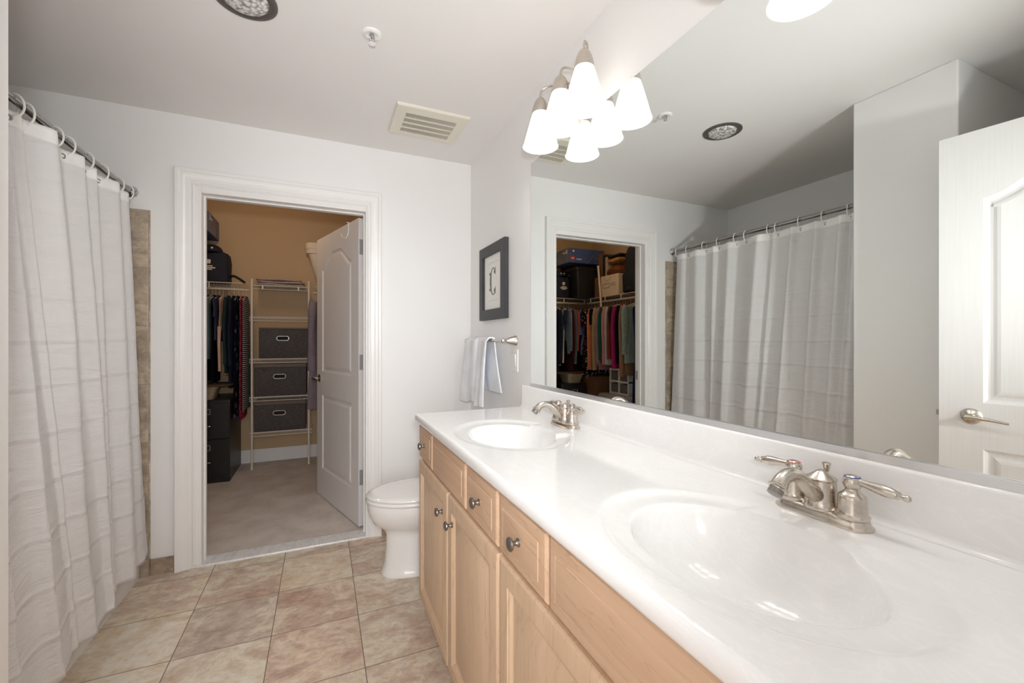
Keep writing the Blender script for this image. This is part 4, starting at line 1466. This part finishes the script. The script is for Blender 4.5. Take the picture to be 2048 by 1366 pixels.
# ------------------------------------------------------------------ hanging clothes
def make_hanger(label, pos, ang, rail_z, mat='wire_white'):
    b = MB()
    pts = []
    for q in range(13):
        a = math.radians(-60 + 240 * q / 12)
        pts.append((0.013 * math.cos(a), 0, 0.013 * math.sin(a)))
    pts = list(reversed(pts)) + []
    hook = pts + []
    b.tube([(p[0], p[1], p[2] - 0.0035) for p in pts], 0.0016, 6)
    b.tube([(pts[-1][0], 0, pts[-1][2] - 0.0035), (0.003, 0, -0.030), (0, 0, -0.062)], 0.0016, 6)
    b.tube([(-0.20, 0, -0.118), (-0.17, 0, -0.104), (0, 0, -0.062), (0.17, 0, -0.104), (0.20, 0, -0.118)], 0.0028, 6)
    b.tube([(-0.20, 0, -0.118), (0.20, 0, -0.118)], 0.0024, 6)
    o = b.build('clothes_hanger', mat, None, (0, 0, 0), smooth=False)
    return o


hanger0 = make_hanger('', (0, 0, 0), 0, 0)
hanger0_used = [False]


def hang(label, pos, ang):
    if hanger0_used[0]:
        o = hanger0.copy()
        COL.objects.link(o)
    else:
        o = hanger0
        hanger0_used[0] = True
    o.location = pos
    o.rotation_euler = (0, 0, ang)
    tag(o, label, 'hanger', 'clothes hangers in the closet')


def torso(b, W, L, T, z0, seed, flare=1.0, neck=0.06, n=28, nz=30, straight=False):
    rnd = random.Random(seed)
    ph = [rnd.uniform(0, 6.28) for _ in range(5)]
    rings = []
    for i in range(nz + 1):
        t = i / nz
        d = L * t
        sh = 0.062
        if straight:
            hw = W / 2
        elif d < sh:
            hw = neck + (W / 2 - neck) * (d / sh) ** 0.8
        else:
            q = (d - sh) / (L - sh)
            hw = W / 2 * (1 - 0.10 * math.sin(PI * min(1, q * 1.4)) + (flare - 1) * q)
        th = T / 2 * (0.55 + 0.45 * sstep(0, 0.12, t)) * (1 + 0.25 * t)
        ring = []
        for j in range(n):
            a = 2 * PI * j / n
            ca, sa = math.cos(a), math.sin(a)
            u = hw * math.copysign(abs(ca) ** 0.75, ca)
            rip = 0.20 * math.sin(u * 42 + ph[0] + t * 2.0) * sstep(0.05, 0.5, t) + 0.12 * math.sin(u * 23 + ph[1])
            w = th * sa * (1 + rip) + 0.10 * T * math.sin(u * 18 + ph[2] + t * 3) * t
            ring.append((u + 0.004 * math.sin(t * 9 + ph[3]), w, z0 - d + (0.006 * math.sin(u * 14 + ph[4]) if i == nz else 0)))
        rings.append(ring)
    b.loft(rings)


def sleeve_mesh(W, Ls, T, z0, sg, seed):
    rnd = random.Random(seed + 11)
    b = MB()
    rings = []
    for i in range(15):
        t = i / 14
        cu = sg * (W / 2 - 0.022 + 0.020 * math.sin(min(1, t * 2) * PI / 2))
        z = z0 - 0.050 - Ls * t
        r = 0.055 * (1 - 0.38 * t) * (0.6 + 0.4 * sstep(0, 0.12, t))
        ring = []
        for j in range(16):
            a = 2 * PI * j / 16
            ring.append((cu + r * math.cos(a), T * 0.42 * (1 + 0.15 * t) * math.sin(a) * (1 + 0.15 * math.sin(3 * a + 7 * t)) + 0.004 * math.sin(6 * t + seed), z + 0.02 * math.cos(a) * sg * (1 - t)))
        rings.append(ring)
    b.loft(rings)
    return b


def make_garment(name, label, cat, pos, ang, mat, W, L, T, sl=0.0, flare=1.0, seed=1, zoff=0.066, neck=0.06, straight=False, hl=None):
    """pos: where the hook meets the rail; the cloth hangs below it"""
    root = thing(name, label, cat, pos, ang, 'clothes hanging in the closet')
    b = MB()
    torso(b, W, L, T, -zoff, seed, flare, neck, straight=straight)
    b.build('body', mat, root, local=True, angle=80)
    if sl:
        for sg in (1, -1):
            sleeve_mesh(W, sl, T, -zoff, sg, seed).build('sleeve', mat, root, local=True, angle=80)
    hang('hanger holding the ' + (hl or label.split(',')[0].split(' on ')[0].split(' in ')[0]), pos, ang)
    return root


RAILZ = ZS - 0.060 + 0.006
# (name, label, category, x, fabric, (rgb, pattern, rgb2, scale), W, L, T, sleeve, flare)
A = PI / 2
BACK = [
    ('dress', 'black dress with white stripes beside the tower', 'dress', -0.654, ((22, 21, 24), 'stripes', (200, 196, 190), 55), 0.40, 1.06, 0.030, 0, 1.10),
    ('dress', 'long magenta floral dress near the tower', 'dress', -0.682, ((150, 30, 62), 'spots', (205, 110, 120), 60), 0.40, 1.14, 0.032, 0, 1.15),
    ('dress', 'long black flowery dress beside the magenta one', 'dress', -0.716, ((18, 18, 34), 'spots', (84, 92, 130), 14), 0.42, 1.12, 0.034, 0, 1.15),
    ('jacket', 'navy jacket with long sleeves next to the teal one', 'jacket', -0.752, ((36, 40, 58), None, None, 0), 0.44, 0.84, 0.036, 0.60, 1.0),
    ('jacket', 'dark teal jacket with a yellow hem line', 'jacket', -0.794, ((42, 60, 60), 'hem', (214, 210, 60), -0.781), 0.44, 0.728, 0.040, 0.58, 1.0),
    ('top', 'pale pink sleeveless top with a long tie', 'shirt', -0.838, ((226, 184, 164), None, None, 0), 0.38, 0.32, 0.030, 0, 1.08),
    ('shirt', 'slate blue short shirt behind the pink top', 'shirt', -0.868, ((66, 70, 96), None, None, 0), 0.42, 0.42, 0.026, 0.16, 1.0),
    ('trousers', 'long black trousers folded over their hanger', 'trousers', -0.898, ((22, 21, 22), None, None, 0), 0.36, 0.80, 0.028, 0, 1.0),
    ('cardigan', 'ice-blue edged black cardigan', 'cardigan', -0.926, ((150, 176, 186), None, None, 0), 0.42, 0.58, 0.020, 0.50, 1.0),
    ('sweater', 'maroon sweater in the dark closet corner', 'sweater', -0.956, ((84, 34, 38), None, None, 0), 0.43, 0.78, 0.032, 0.56, 1.0),
    ('sweater', 'grey sweater beyond the maroon one', 'sweater', -0.994, ((112, 122, 124), None, None, 0), 0.43, 0.66, 0.032, 0.66, 1.0),
    ('shirt', 'coral pink shirt deepest on the back rail', 'shirt', -1.030, ((196, 92, 92), None, None, 0), 0.43, 0.54, 0.030, 0.50, 1.0),
]
for i, (nm, lab, cat, x, fb, W, L, T, sl_, fl) in enumerate(BACK):
    mt = 'cloth_back_%d' % i
    fabric(mt, fb[0], fb[1], fb[2], fb[3])
    g = make_garment(nm, lab, cat, (x, 4.745, RAILZ), A + math.radians(random.uniform(-1, 1)), mt, W, L, T * 0.72, sl_, fl, seed=i + 1)
    if nm == 'top':
        MB().tube([(-0.19, 0.0, -0.36), (-0.18, 0.005, -0.52), (-0.19, 0.0, -0.70), (-0.185, 0, -0.76)], [0.016, 0.013, 0.011, 0.012], 10).build('tie', mt, g, local=True)

LEFT = [
    ('coat', 'black coat filling the closet corner', 'coat', 4.640, ((20, 20, 22), None, None, 0), 0.46, 0.80, 0.070, 0.66, 1.0),
    ('blouse', 'lavender blue blouse beside the black coat', 'blouse', 4.560, ((108, 112, 150), None, None, 0), 0.44, 0.60, 0.040, 0.30, 1.0),
    ('dress', 'dark green and red floral dress', 'dress', 4.505, ((26, 34, 34), 'spots', (150, 50, 70), 34), 0.44, 0.76, 0.036, 0.2, 1.1),
    ('scarf', 'long cream scarf over a hanger', 'scarf', 4.462, ((214, 196, 170), None, None, 0), 0.40, 0.56, 0.018, 0, 0.6),
    ('dress', 'black dress with scattered white flowers', 'dress', 4.420, ((22, 21, 24), 'spots', (196, 180, 176), 30), 0.44, 0.84, 0.040, 0.2, 1.1),
    ('shirt', 'apricot orange long-sleeved shirt', 'shirt', 4.352, ((214, 132, 92), None, None, 0), 0.45, 0.64, 0.040, 0.72, 1.0),
    ('tee_shirt', 'black tee with short sleeves after the orange shirt', 'shirt', 4.300, ((24, 24, 25), None, None, 0), 0.46, 0.66, 0.034, 0.18, 1.0),
    ('cardigan', 'tan long cardigan beside the black tee', 'cardigan', 4.250, ((178, 150, 116), None, None, 0), 0.45, 0.72, 0.038, 0.72, 1.0),
    ('vest', 'black vest between the tan and mauve cardigans', 'vest', 4.215, ((22, 21, 22), None, None, 0), 0.42, 0.56, 0.026, 0, 1.0),
    ('cardigan', 'dusty mauve long cardigan', 'cardigan', 4.180, ((164, 124, 130), None, None, 0), 0.45, 0.76, 0.036, 0.64, 1.0),
    ('sweater', 'bottle green knitted sweater', 'sweater', 4.122, ((26, 92, 74), None, None, 0), 0.46, 0.66, 0.044, 0.60, 1.0),
    ('shirt', 'rose pink long-sleeved shirt', 'shirt', 4.056, ((206, 136, 128), None, None, 0), 0.45, 0.70, 0.034, 0.64, 1.0),
    ('shirt', 'light grey long-sleeved shirt', 'shirt', 4.008, ((188, 190, 192), None, None, 0), 0.45, 0.70, 0.034, 0.64, 1.0),
    ('sweater', 'rust brown sweater hanging mid rail', 'sweater', 3.965, ((136, 66, 52), None, None, 0), 0.45, 0.62, 0.040, 0.58, 1.0),
    ('tee_shirt', 'dark olive tee with short sleeves', 'shirt', 3.922, ((56, 50, 40), None, None, 0), 0.47, 0.36, 0.034, 0.20, 1.0),
    ('blouse', 'bright magenta blouse with long sleeves', 'blouse', 3.876, ((176, 40, 104), None, None, 0), 0.46, 0.72, 0.046, 0.68, 1.0),
    ('sweater', 'near-black navy sweater beside the magenta blouse', 'sweater', 3.814, ((24, 22, 36), None, None, 0), 0.45, 0.68, 0.044, 0.62, 1.0),
    ('cardigan', 'camel brown cardigan beside the sage sweater', 'cardigan', 3.752, ((166, 130, 98), None, None, 0), 0.45, 0.80, 0.036, 0.76, 1.0),
    ('sweater', 'sage green marled sweater nearest the doorway', 'sweater', 3.690, ((128, 152, 146), 'marl', (172, 190, 184), 0), 0.47, 0.66, 0.050, 0.52, 1.02),
    ('trousers', 'navy blue trousers hanging almost to the floor', 'trousers', 3.600, ((34, 36, 74), None, None, 0), 0.40, 1.20, 0.050, 0, 1.0),
]
for i, (nm, lab, cat, y, fb, W, L, T, sl_, fl) in enumerate(LEFT):
    mt = 'cloth_left_%d' % i
    fabric(mt, fb[0], fb[1], fb[2], fb[3])
    make_garment(nm, lab, cat, (-1.313, y, RAILZ), math.radians(random.uniform(-1, 1)), mt, W, L, T * 0.8, sl_, fl, seed=40 + i, straight=False)

# robe and dark trousers hanging right of the tower
fabric('robe_cloth', (150, 138, 148), 'marl', (124, 112, 122))
fabric('dark_cloth', (26, 25, 34))
make_garment('robe', 'grey mauve robe hanging behind the closet door', 'robe', (0.035, 4.745, RAILZ), math.radians(58), 'robe_cloth', 0.46, 1.08, 0.075, 0.66, 1.22, seed=91)
make_garment('trousers', 'dark trousers hanging below the mauve robe hem', 'trousers', (0.330, 4.745, RAILZ), math.radians(-85), 'dark_cloth', 0.36, 1.22, 0.05, 0, 1.0, seed=92)

# ------------------------------------------------------------------ on the closet floor
cab = thing('filing_cabinet', 'black two-drawer filing cabinet on the closet carpet', 'filing cabinet', (-0.92, 4.69, 0.004))
cx0, cx1, cy0, cy1, cz = -1.085, -0.733, 4.403, 4.985, 0.718
b = MB().box(cx0, cy0 + 0.02, 0.004, cx1, cy1, cz)
b.build('body', 'cabinet_black', cab, smooth=False, bevel=0.004)
for z0, z1 in ((0.078, 0.380), (0.388, 0.690)):
    d = MB().box(cx0 + 0.006, cy0, z0, cx1 - 0.006, cy0 + 0.0205, z1).build('drawer', 'cabinet_black', cab, smooth=False, bevel=0.004)
    zl = z0 + 0.236
    xc = -0.909
    b = MB()
    for (a0, a1, c0, c1) in ((-0.037, 0.037, 0.018, 0.023), (-0.037, 0.037, -0.023, -0.018), (-0.037, -0.032, -0.018, 0.018), (0.032, 0.037, -0.018, 0.018)):
        b.box(xc + a0, cy0 - 0.003, zl + c0, xc + a1, cy0 + 0.001, zl + c1)
    b.build('label_holder', 'hinge_steel', d, smooth=False)
    zp = z0 + 0.113
    b = MB().tube(smooth_path([(xc - 0.045, cy0, zp), (xc - 0.038, cy0 - 0.018, zp), (xc, cy0 - 0.022, zp), (xc + 0.038, cy0 - 0.018, zp), (xc + 0.045, cy0, zp)]), [0.004] * 5 + [0.0055] * 15 + [0.004] * 5, 10)
    b.build('pull', 'chrome', d)
# basin-like basket and the board over it
bk = thing('basket', 'beige basket standing on the black filing cabinet', 'basket', (-0.955, 4.57, cz))


def bkr(hx, hy, z):
    return [(-0.955 + a, 4.57 + c, z) for a, c in rrect(hx, hy, 0.04, 5)]


MB().loft([bkr(0.085, 0.10, cz + 0.001), bkr(0.112, 0.128, cz + 0.10), bkr(0.120, 0.136, cz + 0.104), bkr(0.120, 0.136, cz + 0.112), bkr(0.110, 0.126, cz + 0.112), bkr(0.083, 0.098, cz + 0.008)]).build('bowl', 'basket_beige', bk)
MB().loft([bkr(0.122, 0.138, cz + 0.100), bkr(0.126, 0.142, cz + 0.103), bkr(0.126, 0.142, cz + 0.110), bkr(0.122, 0.138, cz + 0.1125)], (False, False)).build('rim', 'basket_beige', bk)
tag(MB().loft([[(-0.93 + r * 1.0 * math.cos(a), 4.60 + r * 0.85 * math.sin(a), cz + z) for a in [2 * PI * j / 40 for j in range(40)]] for r, z in ((0.20, 0.1135), (0.212, 0.117), (0.212, 0.128), (0.20, 0.132))]).build('round_board', 'board_brown', None, (-0.93, 4.6, cz + 0.1135)),
    'round brown board lying across the beige basket', 'board')
# light-blue garment bottom peeking by the cabinet
# cardboard boxes stacked along the left wall
for nm, lab, x0, y0, z0, x1, y1, z1, mt in (
        ('cardboard_box', 'upper brown cardboard box of the stack under the orange shirt', -1.47, 4.30, 0.36, -1.12, 4.62, 0.80, 'carton_brown'),
        ('cardboard_box', 'lower brown cardboard box of the stack under the orange shirt', -1.50, 4.28, 0.005, -1.11, 4.66, 0.355, 'carton_brown')):
    o = thing(nm, lab, 'box', ((x0 + x1) / 2, (y0 + y1) / 2, z0))
    MB().box(x0, y0, z0, x1, y1, z1).build('carton', mt, o, smooth=False, bevel=0.003)
    MB().box(x0 + 0.1, (y0 + y1) / 2 - 0.025, z1 - 0.03, x1 + 0.0006, (y0 + y1) / 2 + 0.025, z1 + 0.0006).build('tape', 'basket_beige', o, smooth=False)
# white cubby tower with grey drawers
cu = thing('drawer_tower', 'white plastic cubby tower with grey drawers under the hanging shirts', 'drawer unit', (-1.38, 3.95, 0.30))
b = MB()
ux0, ux1, uy0, uy1 = -1.56, -1.20, 3.78, 4.12
for z in (0.632, 0.769, 0.906):
    b.box(ux0, uy0, z - 0.010, ux1, uy1, z + 0.010)
for y in (uy0 + 0.008, (uy0 + uy1) / 2, uy1 - 0.008):
    b.box(ux0 + 0.002, y - 0.008, 0.63, ux1 - 0.002, y + 0.008, 0.905)
b.build('frame', 'white_plastic', cu, smooth=False, bevel=0.002)
for z0 in (0.645, 0.782):
    for y0 in (uy0 + 0.020, (uy0 + uy1) / 2 + 0.012):
        MB().box(ux0 + 0.02, y0, z0, ux1 - 0.012, y0 + 0.138, z0 + 0.095).build('drawer', 'clear_grey', cu, smooth=False, bevel=0.004)
# grey lidded tote carrying the tower
gt = thing('storage_tote', 'grey lidded tote on the carpet below the white cubby tower', 'tote', (-1.33, 3.93, 0.005))
MB().loft([[(-1.335 + a, 3.93 + c, z) for a, c in rrect(hx_, hy_, 0.04, 5)] for hx_, hy_, z in ((0.19, 0.235, 0.005), (0.215, 0.262, 0.56), (0.228, 0.274, 0.565))]).build('bucket', 'clear_grey', gt)
MB().loft([[(-1.335 + a, 3.93 + c, z) for a, c in rrect(hx_, hy_, 0.04, 5)] for hx_, hy_, z in ((0.236, 0.280, 0.566), (0.240, 0.284, 0.575), (0.240, 0.284, 0.610), (0.225, 0.27, 0.6205))]).build('lid', 'grey_plastic', gt)
